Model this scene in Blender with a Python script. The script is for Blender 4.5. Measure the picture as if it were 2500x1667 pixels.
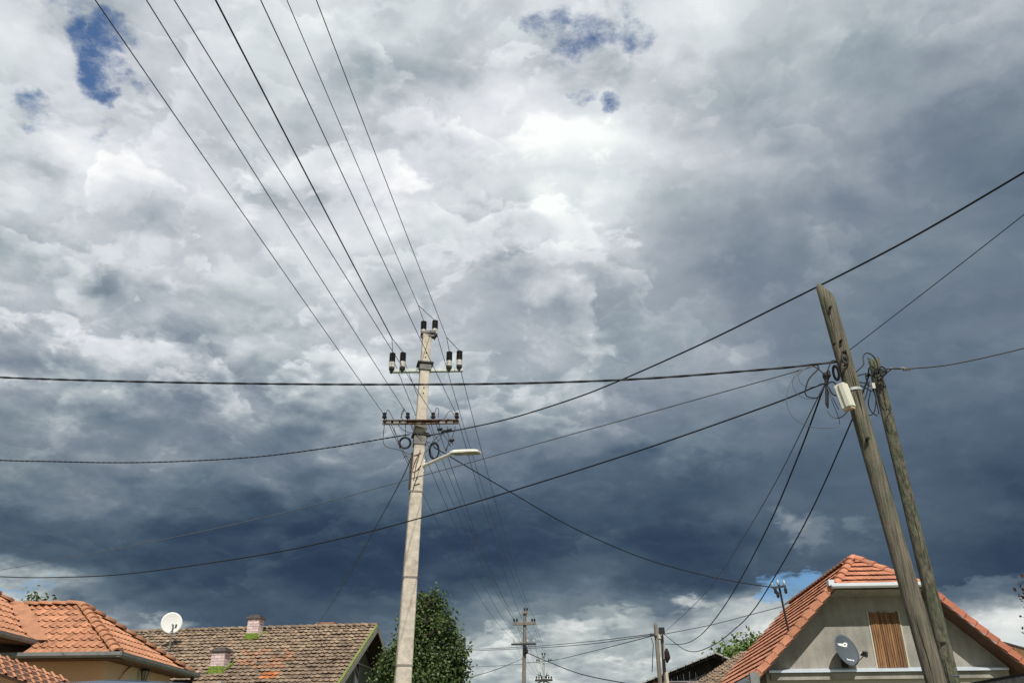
import bpy, bmesh, math, random
from mathutils import Vector, Matrix
rad = math.radians
rnd = random.Random(11)
S = bpy.context.scene
for o in list(bpy.data.objects):
    bpy.data.objects.remove(o)

# ------------------------------------------------------------------ camera
F = 2102.0                       # focal length in pixels of the 2500 px photograph
EYE = Vector((0, 0, 1.5))
ROT = Matrix.Rotation(rad(90 + 26.55), 3, 'X') @ Matrix.Rotation(rad(-0.44), 3, 'Z')
cam = bpy.data.cameras.new('camera')
cam.sensor_width = 36.0
cam.lens = 36.0 * F / 2500
cam.clip_start = 0.05
cam.clip_end = 6000
cam_o = bpy.data.objects.new('camera', cam)
cam_o.matrix_world = Matrix.Translation(EYE) @ ROT.to_4x4()
S.collection.objects.link(cam_o)
S.camera = cam_o


def ray(x, y):
    return ROT @ Vector(((x - 1250) / F, (833.5 - y) / F, -1.0))


def at(x, y, Y):
    d = ray(x, y)
    return EYE + d * (Y / d.y)


def atz(x, y, z):
    d = ray(x, y)
    return EYE + d * ((z - EYE.z) / d.z)


def onplane(x, y, p0, nrm):
    d = ray(x, y)
    return EYE + d * ((p0 - EYE).dot(nrm) / d.dot(nrm))


def proj(p):
    c = ROT.transposed() @ (Vector(p) - EYE)
    return 1250 - F * c.x / c.z, 833.5 + F * c.y / c.z


# ------------------------------------------------------------------ sun and sky
SUN_TO = Vector((0.14, -0.99, 0)).normalized() * math.cos(rad(48)) + Vector((0, 0, math.sin(rad(48))))
SUN_STRENGTH = 4.6
sl = bpy.data.lights.new('sun', 'SUN')
sl.energy = SUN_STRENGTH
sl.angle = rad(0.53)
sl.color = (1.0, 0.955, 0.88)
so = bpy.data.objects.new('sun', sl)
so.rotation_euler = SUN_TO.to_track_quat('Z', 'Y').to_euler()
so.location = (0, -20, 40)
S.collection.objects.link(so)

S.view_settings.view_transform = 'Standard'
S.view_settings.look = 'None'
S.view_settings.exposure = 0.0
S.view_settings.gamma = 1.0
S.view_settings.use_curve_mapping = False


def lin(c):
    return tuple(((v / 255) / 12.92 if v <= 10.31 else ((v / 255 + 0.055) / 1.055) ** 2.4) for v in c)


# brightness of the cloud deck, looked up by direction (columns 125 px, rows as listed)
ROWS_Y = [0, 105, 210, 315, 420, 525, 630, 735, 840, 945, 1050, 1155, 1260, 1305, 1365, 1440, 1500, 1540, 1580, 1667]
LUM = [
 [205,180,190,205,198,200,210,180,200,195,200,190,200,220,215,185,180,178,175,172,172],
 [215,222,205,205,195,205,215,200,205,185,205,180,180,215,180,170,175,160,160,160,160],
 [195,200,200,205,198,205,205,195,200,175,215,185,165,178,165,168,168,158,150,148,145],
 [190,195,198,210,200,210,195,190,210,215,222,230,238,190,162,165,165,150,132,125,128],
 [187,222,215,215,218,195,180,190,210,205,222,225,225,185,172,165,160,150,125,118,115],
 [175,210,200,190,205,215,190,205,205,200,195,215,215,168,160,148,140,138,135,132,120],
 [160,180,175,190,190,178,205,200,210,195,165,190,170,155,148,135,132,122,118,122,118],
 [192,182,186,197,194,196,194,206,188,182,165,155,150,145,140,122,125,118,112,110,115],
 [158,166,166,170,182,192,186,191,185,178,170,170,160,155,145,125,120,115,105,115,118],
 [152,144,152,124,124,160,158,168,170,165,165,170,155,145,145,125,115,110,112,100,95],
 [135,135,130,135,140,145,130,155,150,140,150,150,125,125,125,110,100,95,95,85,85],
 [130,128,132,135,115,115,118,115,115,110,105,95,90,80,78,95,85,90,88,82,75],
 [80,95,90,85,85,70,75,75,80,75,65,75,75,70,72,100,95,90,85,80,65],
 [65,70,85,72,70,65,62,60,60,62,65,68,68,62,65,85,95,85,75,72,60],
 [90,85,75,70,68,65,60,58,58,60,60,68,70,58,65,85,75,75,75,68,62],
 [190,160,95,82,75,72,65,65,70,75,100,105,85,80,80,80,78,75,65,62,80],
 [205,165,118,110,75,80,85,85,85,105,140,135,135,125,140,180,165,165,168,190,182],
 [190,130,120,130,75,75,80,85,110,140,150,150,152,165,165,175,165,165,165,175,175],
 [180,140,120,130,75,72,78,82,120,145,150,150,140,148,150,165,165,165,165,165,168],
 [165,150,120,110,90,85,85,95,130,145,148,145,138,142,148,155,160,160,160,160,165],
]


def lum_at(x, y):
    x = min(max(x, 0), 2500) / 125.0
    i = min(int(x), 19)
    fx = x - i
    y = min(max(y, 0), 1667)
    j = 0
    while j < len(ROWS_Y) - 2 and ROWS_Y[j + 1] < y:
        j += 1
    fy = (y - ROWS_Y[j]) / (ROWS_Y[j + 1] - ROWS_Y[j])
    a = LUM[j][i] * (1 - fx) + LUM[j][i + 1] * fx
    b = LUM[j + 1][i] * (1 - fx) + LUM[j + 1][i + 1] * fx
    return a * (1 - fy) + b * fy


W = bpy.data.worlds.new('World')
S.world = W
W.use_nodes = True
NT = W.node_tree
NT.nodes.clear()


class G:
    """Small helper: every method adds one node and returns its output socket."""
    def __init__(s, nt):
        s.nt = nt

    def _in(s, sock, v):
        if v is None:
            return
        if hasattr(v, 'is_output'):
            s.nt.links.new(v, sock)
        else:
            sock.default_value = v

    def math(s, op, a, b=None, c=None, clamp=False):
        n = s.nt.nodes.new('ShaderNodeMath')
        n.operation = op
        n.use_clamp = clamp
        for k, v in enumerate((a, b, c)):
            s._in(n.inputs[k], v)
        return n.outputs[0]

    def vec(s, op, a, b=None, scale=None):
        n = s.nt.nodes.new('ShaderNodeVectorMath')
        n.operation = op
        s._in(n.inputs[0], a)
        if b is not None:
            s._in(n.inputs[1], b)
        if scale is not None:
            s._in(n.inputs['Scale'], scale)
        return n.outputs['Value'] if op in ('DOT_PRODUCT', 'LENGTH') else n.outputs['Vector']

    def noise(s, v, scale, detail, rough, color=False, dist=0.0, lac=2.0):
        n = s.nt.nodes.new('ShaderNodeTexNoise')
        s._in(n.inputs['Vector'], v)
        n.inputs['Scale'].default_value = scale
        n.inputs['Detail'].default_value = detail
        n.inputs['Roughness'].default_value = rough
        n.inputs['Lacunarity'].default_value = lac
        n.inputs['Distortion'].default_value = dist
        return n.outputs['Color' if color else 'Fac']

    def maprange(s, v, a, b, c, d, smooth=True):
        n = s.nt.nodes.new('ShaderNodeMapRange')
        n.interpolation_type = 'SMOOTHSTEP' if smooth else 'LINEAR'
        s._in(n.inputs[0], v)
        for k, x in enumerate((a, b, c, d)):
            s._in(n.inputs[k + 1], x)
        return n.outputs[0]

    def ramp(s, v, stops, interp='LINEAR'):
        n = s.nt.nodes.new('ShaderNodeValToRGB')
        r = n.color_ramp
        r.interpolation = interp
        while len(r.elements) > 1:
            r.elements.remove(r.elements[-1])
        r.elements[0].position = stops[0][0]
        r.elements[0].color = tuple(stops[0][1]) + (1,)
        for p, c in stops[1:]:
            e = r.elements.new(p)
            e.color = tuple(c) + (1,)
        s._in(n.inputs[0], v)
        return n.outputs[0]

    def mix(s, f, a, b, mode='MIX'):
        n = s.nt.nodes.new('ShaderNodeMix')
        n.data_type = 'RGBA'
        n.blend_type = mode
        s._in(n.inputs[0], f)
        for sock, v in ((n.inputs[6], a), (n.inputs[7], b)):
            if isinstance(v, tuple) and len(v) == 3:
                v = v + (1,)
            s._in(sock, v)
        return n.outputs[2]


g = G(NT)
tc = NT.nodes.new('ShaderNodeTexCoord')
D0 = tc.outputs['Generated']
sep0 = NT.nodes.new('ShaderNodeSeparateXYZ')
NT.links.new(D0, sep0.inputs[0])
# cloud-deck coordinates: direction projected on a layer overhead, so that the texture shrinks towards the horizon
zden = g.math('ADD', g.math('MAXIMUM', sep0.outputs[2], 0.0), 0.32)
cmb = NT.nodes.new('ShaderNodeCombineXYZ')
NT.links.new(g.math('DIVIDE', sep0.outputs[0], zden), cmb.inputs[0])
NT.links.new(g.math('DIVIDE', sep0.outputs[1], zden), cmb.inputs[1])
NT.links.new(g.math('MULTIPLY', sep0.outputs[2], 0.6), cmb.inputs[2])
deck = cmb.outputs[0]
HALF = g.vec('SUBTRACT', g.noise(deck, 4.2, 7, 0.55, color=True), (0.5, 0.5, 0.5))
warp = g.vec('SCALE', HALF, scale=0.26)
fine = g.vec('SUBTRACT', g.noise(deck, 17.0, 6, 0.6, color=True), (0.5, 0.5, 0.5))
warp = g.vec('ADD', warp, g.vec('SCALE', fine, scale=0.075))
lowk = g.maprange(sep0.outputs[2], 0.08, 0.42, 0.35, 1.0)
Dw = g.vec('ADD', D0, g.vec('SCALE', g.vec('MULTIPLY', warp, (1.0, 1.0, 0.62)), scale=lowk))
sep = NT.nodes.new('ShaderNodeSeparateXYZ')
NT.links.new(g.vec('NORMALIZE', Dw), sep.inputs[0])
az = g.math('ARCTAN2', sep.outputs[0], sep.outputs[1])
el = g.math('ARCSINE', sep.outputs[2])
AZ = rad(42)
azn = g.math('MULTIPLY_ADD', az, 0.5 / AZ, 0.5, clamp=True)
E0, E1, NR = 3.0, 50.0, 24
step = rad((E1 - E0) / (NR - 1))
elc = g.math('MINIMUM', g.math('MAXIMUM', el, rad(E0)), rad(E1))
acc = None
for j in range(NR):
    ej = rad(E0) + j * step
    stops = []
    for i in range(32):
        t = i / 31
        a = (t - 0.5) * 2 * AZ
        d = Vector((math.sin(a) * math.cos(ej), math.cos(a) * math.cos(ej), math.sin(ej)))
        c = ROT.transposed() @ d
        px, py = (1250 - F * c.x / c.z, 833.5 + F * c.y / c.z) if c.z < -0.05 else (1250, 0)
        v = lum_at(px, py) / 255
        stops.append((t, (v, v, v)))
    r = g.ramp(azn, stops, 'CARDINAL')
    w = g.maprange(g.math('ABSOLUTE', g.math('SUBTRACT', elc, ej)), 0.0, step, 1.0, 0.0)
    acc = g.math('MULTIPLY', r, w) if acc is None else g.math('MULTIPLY_ADD', r, w, acc)
# beyond the part of the sky that is in view the deck goes on at the same mean brightness
aa = g.math('ABSOLUTE', az)
off = g.maprange(aa, rad(41), rad(70), 0.0, 1.0)
acc = g.math('ADD', g.math('MULTIPLY', acc, g.math('SUBTRACT', 1.0, off)), g.math('MULTIPLY', off, 0.60))
# billows: finer brightness structure, stronger in the thin bright cloud than in the dark rain cloud, and relief
# (each billow lighter on the side towards the zenith)
n1 = g.math('SUBTRACT', g.noise(deck, 8.5, 9, 0.57), 0.5)
n2 = g.math('SUBTRACT', g.noise(deck, 3.0, 6, 0.5, dist=0.4), 0.5)
deck_up = g.vec('ADD', deck, (0.012, -0.034, 0.0))
n3 = g.math('SUBTRACT', g.noise(deck, 5.2, 8, 0.52, dist=0.25), g.noise(deck_up, 5.2, 8, 0.52, dist=0.25))
patchy = g.maprange(g.noise(deck, 2.0, 2, 0.5), 0.40, 0.62, 0.25, 1.0)
calm = g.maprange(az, rad(4), rad(17), 1.0, 0.45)       # the veil on the right is smoother than the broken cloud on the left
amp = g.math('MULTIPLY', calm, g.maprange(acc, 0.22, 0.8, 0.10, 0.36))
acc = g.math('MULTIPLY_ADD', n1, amp, acc)
acc = g.math('MULTIPLY_ADD', n3, g.math('MULTIPLY', calm, g.math('MULTIPLY', patchy, g.maprange(acc, 0.25, 0.75, 0.20, 0.80))), acc)
acc = g.math('MULTIPLY_ADD', n2, 0.10, acc)
acc = g.math('ADD', acc, g.maprange(acc, 0.48, 0.74, 0.0, 0.062))

# crisp heads of cumulus: layered puffs with a lit upper rim and a softer grey body
for sc, offs, A_ in ((2.9, (3.1, 7.7, 0.0), 0.24), (6.2, (9.3, 1.2, 0.0), 0.14), (12.0, (5.5, 4.1, 0.0), 0.055)):
    dk = g.vec('ADD', deck, g.vec('ADD', g.vec('SCALE', HALF, scale=0.10), offs))
    h_ = g.noise(dk, sc, 9, 0.53, dist=0.15)
    hu_ = g.noise(g.vec('ADD', dk, (0.004, -0.05 / sc * 3.0, 0.0)), sc, 9, 0.53, dist=0.15)
    edge = g.maprange(h_, 0.495, 0.522, 0.0, 1.0)
    body = g.maprange(h_, 0.50, 0.66, 1.0, 0.0)
    lit = g.maprange(g.math('SUBTRACT', h_, hu_), -0.02, 0.06, 0.15, 1.0)
    puff = g.math('SUBTRACT', g.math('MULTIPLY', g.math('MULTIPLY', edge, body), lit), g.math('MULTIPLY_ADD', edge, 0.12, 0.10))
    k_ = g.math('MULTIPLY', calm, g.maprange(acc, 0.38, 0.76, 0.20, 1.0))
    acc = g.math('MULTIPLY_ADD', puff, g.math('MULTIPLY', k_, A_), acc)

# local features: bright cores and rims (+), dark scraps (-), and gaps to the blue
SPOTS = [(1420, 325, 105, 58, .17), (1355, 468, 40, 40, .13), (1470, 492, 42, 46, .11),
         (1265, 195, 60, 45, .08), (1590, 70, 60, 60, .08), (1720, 12, 80, 34, .08), (168, 690, 24, 30, .13),
         (198, 738, 34, 18, .13), (120, 660, 34, 14, .09), (230, 690, 34, 36, -.07), (60, 480, 70, 36, .08),
         (240, 470, 60, 40, .08), (1690, 1474, 34, 14, .30), (1940, 1292, 24, 24, .16), (1992, 1296, 28, 26, .14),
         (1908, 1262, 20, 16, .12), (395, 1532, 46, 20, .22), (2110, 1285, 28, 18, .09), (1475, 1505, 60, 16, .15),
         (1560, 1060, 60, 20, .07), (140, 1478, 40, 30, -.16), (1830, 1490, 80, 34, .12), (50, 1480, 90, 22, .14)]
HOLES = [(200, 100, 34, 50, 1.0), (272, 74, 46, 44, 1.0), (236, 150, 46, 74, 1.1), (264, 243, 26, 18, .9), (92, 272, 46, 44, .85), (322, 215, 22, 18, .7),
         (246, 308, 26, 18, .6), (200, 335, 24, 24, .35), (1335, 58, 46, 28, .72), (1430, 78, 64, 40, .66), (1395, 105, 44, 34, .58), (1545, 86, 38, 34, .70), (1240, 128, 26, 18, .6),
         (1495, 258, 26, 20, .66), (1530, 25, 18, 22, .6), (1420, 240, 40, 12, .5), (150, 5, 80, 28, .55)]
LOWBLUE = [(1985, 1412, 56, 20, .95), (1935, 1430, 58, 24, .95), (1890, 1456, 36, 18, .8), (40, 1434, 90, 9, .6)]
Ds = g.vec('ADD', D0, g.vec('ADD', g.vec('SCALE', HALF, scale=0.035), g.vec('SCALE', fine, scale=0.05)))


def blob(spot):
    x, y, rx, ry = spot[:4]
    c = ray(x, y).normalized()
    e1 = ray(x + rx, y).normalized() - c
    e2 = ray(x, y - ry).normalized() - c
    e1 = e1 / e1.length_squared
    e2 = e2 / e2.length_squared
    a = g.math('ADD', g.vec('DOT_PRODUCT', Ds, tuple(e1)), -c.dot(e1))
    b = g.math('ADD', g.vec('DOT_PRODUCT', Ds, tuple(e2)), -c.dot(e2))
    return g.math('MULTIPLY_ADD', a, a, g.math('MULTIPLY', b, b))      # squared distance, 1 at the rim


rag = g.math('SUBTRACT', g.noise(deck, 9.0, 8, 0.62), 0.5)
for sp in SPOTS:
    m = g.maprange(g.math('MULTIPLY_ADD', rag, 2.4, blob(sp)), -0.6, 3.4, 1.0, 0.0)
    acc = g.math('MULTIPLY_ADD', m, sp[4], acc)


def gaps(lst):
    out = None
    for h in lst:
        m = g.maprange(blob(h), 0.0, 3.4, h[4], 0.0)
        out = m if out is None else g.math('MAXIMUM', out, m)
    return out


hn = g.math('SUBTRACT', g.noise(deck, 16.0, 9, 0.68), 0.5)
gh, gl = gaps(HOLES), gaps(LOWBLUE)
high = g.maprange(g.math('MULTIPLY_ADD', g.math('MULTIPLY', hn, g.maprange(gh, 0.0, 0.35, 0.0, 1.0)), 2.8, gh), 0.34, 1.22, 0.0, 0.95)
low = g.maprange(g.math('MULTIPLY_ADD', g.math('MULTIPLY', hn, g.maprange(gl, 0.0, 0.35, 0.0, 1.0)), 1.1, gl), 0.22, 1.05, 0.0, 0.9)
# flat cloud base with the paler far bank below it
edge_el = g.math('MULTIPLY_ADD', n1, rad(4.5), g.maprange(az, rad(-4), rad(12), rad(7.7), rad(9.6)))
bank = g.maprange(g.math('SUBTRACT', g.math('ARCSINE', sep0.outputs[2]), edge_el), rad(-0.25), rad(0.22), 1.0, 0.0)
acc = g.math('MULTIPLY_ADD', g.math('MULTIPLY', bank, g.maprange(az, rad(-9), rad(-3), 0.0, 1.0)), g.math('MULTIPLY_ADD', n1, 0.35, 0.115), acc)
# thin bright cloud glows without clipping
acc = g.math('SUBTRACT', acc, g.math('MULTIPLY', g.math('MAXIMUM', g.math('SUBTRACT', acc, 0.84), 0.0), 0.52))

CURVE = [(0, (18, 26, 42)), (50, (42, 58, 84)), (62, (50, 66, 92)), (78, (67, 85, 107)), (100, (89, 106, 126)), (130, (121, 134, 149)),
         (160, (154, 165, 176)), (185, (181, 189, 197)), (205, (201, 207, 214)), (225, (222, 227, 233)), (250, (252, 254, 255))]
cloud = g.ramp(acc, [(v / 255, lin(c)) for v, c in CURVE])
tint = g.maprange(sep0.outputs[2], math.sin(rad(9)), math.sin(rad(24)), 0.62, 0.12)
cloud = g.mix(tint, cloud, (1.035, 1.03, 0.90), 'MULTIPLY')
hue = g.maprange(g.noise(deck, 5.0, 3, 0.5), 0.4, 0.6, 0.0, 1.0)
cloud = g.mix(0.5, cloud, g.mix(hue, (1.02, 0.995, 1.012), (0.975, 1.012, 0.985)), 'MULTIPLY')
sky = NT.nodes.new('ShaderNodeTexSky')
sky.sky_type = 'NISHITA'
sky.sun_disc = False
sky.sun_elevation = rad(48)
sky.sun_rotation = rad(172)
clear = g.vec('SCALE', sky.outputs[0], scale=0.10)
clear_high = g.mix(1.0, clear, (0.60, 0.92, 1.22), 'MULTIPLY')
clear_low = g.mix(1.0, clear, (0.62, 0.86, 1.05), 'MULTIPLY')
col = g.mix(high, cloud, clear_high)
col = g.mix(low, col, clear_low)
bg = NT.nodes.new('ShaderNodeBackground')
bg.inputs['Strength'].default_value = 1.0
NT.links.new(col, bg.inputs['Color'])
wo = NT.nodes.new('ShaderNodeOutputWorld')
NT.links.new(bg.outputs[0], wo.inputs['Surface'])
W.cycles.sampling_method = 'MANUAL'
W.cycles.sample_map_resolution = 256

# ------------------------------------------------------------------ materials


def mat(name, base, rough=0.8, var=0.25, scale=3.0, bump=0.0, bscale=None, rand=0.0, stretch=None, second=None,
        sec_scale=1.0, sec_lo=0.5, sec_hi=0.65, metal=0.0, tint_attr=False, spec=0.3):
    m = bpy.data.materials.new(name)
    m.use_nodes = True
    nt = m.node_tree
    q = G(nt)
    b = nt.nodes['Principled BSDF']
    geo = nt.nodes.new('ShaderNodeNewGeometry')
    v = geo.outputs['Position']
    if stretch:
        v = q.vec('MULTIPLY', v, stretch)
    n = q.noise(v, scale, 6, 0.6)
    k = q.maprange(n, 0.3, 0.7, 1 - var, 1 + var, smooth=False)
    if rand:
        oi = nt.nodes.new('ShaderNodeObjectInfo')
        k = q.math('MULTIPLY', k, q.maprange(oi.outputs['Random'], 0, 1, 1 - rand, 1 + rand, smooth=False))
    if tint_attr:
        at_ = nt.nodes.new('ShaderNodeAttribute')
        at_.attribute_name = 'tint'
        k = q.math('MULTIPLY', k, q.math('ADD', at_.outputs['Fac'], 1.0))
    c = tuple(base) + (1,)
    if second is not None:
        f = q.maprange(q.noise(geo.outputs['Position'], sec_scale, 5, 0.65), sec_lo, sec_hi, 0, 1)
        c = q.mix(f, tuple(base), tuple(second))
    rgb = nt.nodes.new('ShaderNodeCombineXYZ')
    for i in range(3):
        nt.links.new(k, rgb.inputs[i])
    c = q.mix(1.0, c, rgb.outputs[0], 'MULTIPLY')
    nt.links.new(c, b.inputs['Base Color'])
    b.inputs['Roughness'].default_value = rough
    b.inputs['Metallic'].default_value = metal
    b.inputs['Specular IOR Level'].default_value = spec
    if bump:
        bn = nt.nodes.new('ShaderNodeBump')
        bn.inputs['Strength'].default_value = bump
        bn.inputs['Distance'].default_value = 0.02
        nt.links.new(q.noise(v, bscale or scale * 3, 6, 0.65), bn.inputs['Height'])
        nt.links.new(bn.outputs[0], b.inputs['Normal'])
    return m


def leaf_mat(name, a, b2):
    m = bpy.data.materials.new(name)
    m.use_nodes = True
    nt = m.node_tree
    q = G(nt)
    at_ = nt.nodes.new('ShaderNodeAttribute')
    at_.attribute_name = 'tint'
    c = q.mix(q.math('MULTIPLY_ADD', at_.outputs['Fac'], 1.0, 0.5, clamp=True), a, b2)
    p = nt.nodes['Principled BSDF']
    nt.links.new(c, p.inputs['Base Color'])
    p.inputs['Roughness'].default_value = 0.5
    p.inputs['Specular IOR Level'].default_value = 0.35
    tr = nt.nodes.new('ShaderNodeBsdfTranslucent')
    nt.links.new(c, tr.inputs['Color'])
    ms = nt.nodes.new('ShaderNodeMixShader')
    ms.inputs[0].default_value = 0.25
    nt.links.new(p.outputs[0], ms.inputs[1])
    nt.links.new(tr.outputs[0], ms.inputs[2])
    nt.links.new(ms.outputs[0], nt.nodes['Material Output'].inputs['Surface'])
    return m


M = {}
M['concrete'] = mat('pole_concrete', (0.53, 0.475, 0.395), 0.9, 0.2, 9, 0.5, 60, second=(0.36, 0.31, 0.25), sec_scale=5, sec_lo=.48, sec_hi=.74)
M['rust'] = mat('rusty_steel', (0.10, 0.055, 0.035), 0.8, 0.45, 14, 0.2, second=(0.28, 0.22, 0.18), sec_scale=9, sec_lo=.5, sec_hi=.6)
M['galv'] = mat('galvanised_steel', (0.40, 0.44, 0.41), 0.5, 0.15, 12, metal=0.3)
M['steel_grey'] = mat('weathered_grey_steel', (0.17, 0.165, 0.155), 0.7, 0.3, 14)
M['strap'] = mat('dark_strap', (0.20, 0.18, 0.16), 0.7, 0.25, 14)
M['black'] = mat('black_ceramic', (0.014, 0.013, 0.014), 0.35, 0.2, 9, spec=0.5)
M['porcelain'] = mat('white_porcelain', (0.52, 0.50, 0.45), 0.35, 0.18, 18, spec=0.5)
M['cable'] = mat('black_cable_sheath', (0.010, 0.011, 0.014), 0.6, 0.2, 5)
M['wire'] = mat('bare_dark_wire', (0.05, 0.052, 0.058), 0.55, 0.2, 4)
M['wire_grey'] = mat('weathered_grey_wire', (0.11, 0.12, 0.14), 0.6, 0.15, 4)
M['lampwhite'] = mat('lamp_white_paint', (0.72, 0.70, 0.62), 0.4, 0.08, 8)
M['lampglass'] = mat('lamp_cover', (0.42, 0.40, 0.28), 0.25, 0.1, 8)
M['wood'] = mat('weathered_pole_wood', (0.172, 0.150, 0.114), 0.9, 0.55, 5.0, 0.8, 10, stretch=(16, 16, 0.5), second=(0.112, 0.116, 0.078), sec_scale=1.4, sec_lo=.42, sec_hi=.66)
M['woodgreen'] = mat('lichened_pole_wood', (0.130, 0.120, 0.088), 0.95, 0.70, 12.0, 1.0, 36, stretch=(3, 3, 0.9), second=(0.095, 0.102, 0.066), sec_scale=5, sec_lo=.42, sec_hi=.58)
M['greywood'] = mat('grey_pole_wood', (0.19, 0.17, 0.14), 0.9, 0.4, 8, 0.5, stretch=(4, 4, .5))
M['crack'] = mat('wood_crack', (0.02, 0.018, 0.014), 1.0, 0.2, 4)
M['box'] = mat('junction_box_plastic', (0.72, 0.71, 0.60), 0.5, 0.08, 6)
M['tile'] = mat('orange_clay_tile', (0.48, 0.205, 0.120), 0.8, 0.15, 6, 0.2, 30, rand=0.14, second=(0.37, 0.165, 0.105), sec_scale=1.7, sec_lo=.48, sec_hi=.75, tint_attr=True)
M['tile_b'] = mat('orange_pan_tile', (0.43, 0.205, 0.115), 0.8, 0.15, 6, 0.2, 30, rand=0.13, second=(0.34, 0.165, 0.10), sec_scale=1.7, sec_lo=.48, sec_hi=.75, tint_attr=True)
M['tile_verge'] = mat('red_verge_tile', (0.42, 0.155, 0.095), 0.8, 0.16, 6, rand=0.12, tint_attr=True)
M['tile_old'] = mat('old_brown_tile', (0.255, 0.188, 0.130), 0.95, 0.32, 5, 0.4, 40, rand=0.24, tint_attr=True, second=(0.185, 0.138, 0.100), sec_scale=3.0, sec_lo=.45, sec_hi=.62)
M['tile_new'] = mat('newer_orange_tile', (0.46, 0.17, 0.07), 0.85, 0.3, 5, rand=0.25)
M['tile_pale'] = mat('patchy_reddish_tile', (0.30, 0.170, 0.105), 0.95, 0.3, 5, rand=0.2)
M['deck'] = mat('dark_roof_deck', (0.10, 0.055, 0.04), 0.95, 0.2, 4)
M['deck_old'] = mat('dark_lath', (0.030, 0.025, 0.02), 0.95, 0.3, 4)
M['moss'] = mat('yellow_green_moss', (0.16, 0.20, 0.055), 1.0, 0.5, 20, 0.5, second=(0.25, 0.28, 0.12), sec_scale=12)
M['flash_green'] = mat('green_painted_flashing', (0.14, 0.21, 0.03), 0.9, 0.5, 14)
M['brick_pink'] = mat('pink_brick', (0.60, 0.47, 0.45), 0.9, 0.16, 9, 0.2, rand=0.2)
M['mortar'] = mat('mortar', (0.40, 0.33, 0.31), 0.95, 0.15, 20)
M['cap'] = mat('chimney_cap_concrete', (0.11, 0.095, 0.09), 0.95, 0.3, 10)
M['wall_peach'] = mat('peach_render', (0.70, 0.41, 0.25), 0.92, 0.10, 1.5, 0.15, 60)
M['wall_tan'] = mat('cream_render', (0.70, 0.52, 0.34), 0.92, 0.08, 1.5, 0.15, 60)
M['gutter_grey'] = mat('grey_gutter', (0.20, 0.205, 0.20), 0.5, 0.2, 5, metal=0.2)
M['soffit'] = mat('brown_soffit', (0.13, 0.07, 0.05), 0.8, 0.25, 5)
M['gutter_white'] = mat('pale_gutter', (0.62, 0.65, 0.68), 0.4, 0.08, 5)
M['zinc'] = mat('zinc_ledge', (0.66, 0.72, 0.80), 0.3, 0.08, 4, metal=0.35)
M['plaster'] = mat('grey_cement_plaster', (0.325, 0.305, 0.268), 0.95, 0.22, 3.2, 0.6, 60, stretch=(1, 1, .3), second=(0.245, 0.240, 0.210), sec_scale=1.1, sec_lo=.45, sec_hi=.65)
M['plaster_low'] = mat('pale_plaster', (0.46, 0.44, 0.36), 0.95, 0.08, 2.2, 0.3, 70)
M['board'] = mat('brown_boards', (0.225, 0.118, 0.056), 0.85, 0.6, 3, 0.5, 12, rand=0.34, stretch=(9, 9, 0.7))
M['dish_dark'] = mat('blue_grey_dish', (0.088, 0.105, 0.125), 0.45, 0.08, 3)
M['dish_white'] = mat('white_dish', (0.82, 0.83, 0.80), 0.5, 0.04, 3)
M['print'] = mat('white_print', (0.80, 0.82, 0.84), 0.6, 0.03, 3)
M['dark_metal'] = mat('dark_painted_metal', (0.035, 0.032, 0.030), 0.6, 0.3, 12)
M['barn_dark'] = mat('tarred_boards', (0.028, 0.024, 0.022), 0.95, 0.35, 3, rand=0.25, stretch=(6, 6, .7))
M['barn_edge'] = mat('pale_roof_edge', (0.34, 0.34, 0.33), 0.8, 0.3, 8)
M['pink'] = mat('pink_render', (0.62, 0.36, 0.34), 0.95, 0.08, 2)
M['green_wall'] = mat('dark_green_render', (0.085, 0.105, 0.075), 0.95, 0.2, 3, 0.2)
M['grey_trim'] = mat('grey_trim', (0.27, 0.25, 0.22), 0.9, 0.2, 6)
M['glass'] = mat('dark_window_glass', (0.012, 0.014, 0.016), 0.08, 0.1, 2, spec=0.6)
M['bark'] = mat('bark', (0.065, 0.054, 0.040), 0.95, 0.4, 6, 0.6)
M['van'] = mat('dark_blue_car_paint', (0.020, 0.050, 0.115), 0.12, 0.05, 2, metal=0.45, spec=0.6)
M['chrome'] = mat('bright_trim', (0.75, 0.77, 0.80), 0.12, 0.03, 2, metal=1.0)
M['rubber'] = mat('rubber', (0.015, 0.015, 0.015), 0.85, 0.2, 6)
M['grit'] = mat('rough_grey_render', (0.30, 0.285, 0.255), 1.0, 0.42, 26, 1.0, 60)
M['coping'] = mat('dark_coping', (0.030, 0.027, 0.024), 0.95, 0.3, 12, 0.5)
M['grass'] = mat('dry_earth_and_grass', (0.15, 0.15, 0.075), 1.0, 0.3, 0.6, 0.5, second=(0.27, 0.225, 0.16), sec_scale=0.25)
M['asphalt'] = mat('asphalt', (0.05, 0.05, 0.052), 0.95, 0.25, 3, 0.3)
M['leaf'] = leaf_mat('walnut_leaf', (0.034, 0.066, 0.021), (0.135, 0.190, 0.060))
M['leaf_light'] = leaf_mat('bush_leaf', (0.07, 0.12, 0.025), (0.20, 0.29, 0.07))
M['leaf_purple'] = leaf_mat('purple_leaf', (0.045, 0.018, 0.016), (0.10, 0.045, 0.035))

# ------------------------------------------------------------------ mesh helpers


def wloc(o):
    v = Vector((0, 0, 0))
    while o is not None:
        v += o.location
        o = o.parent
    return v


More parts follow.
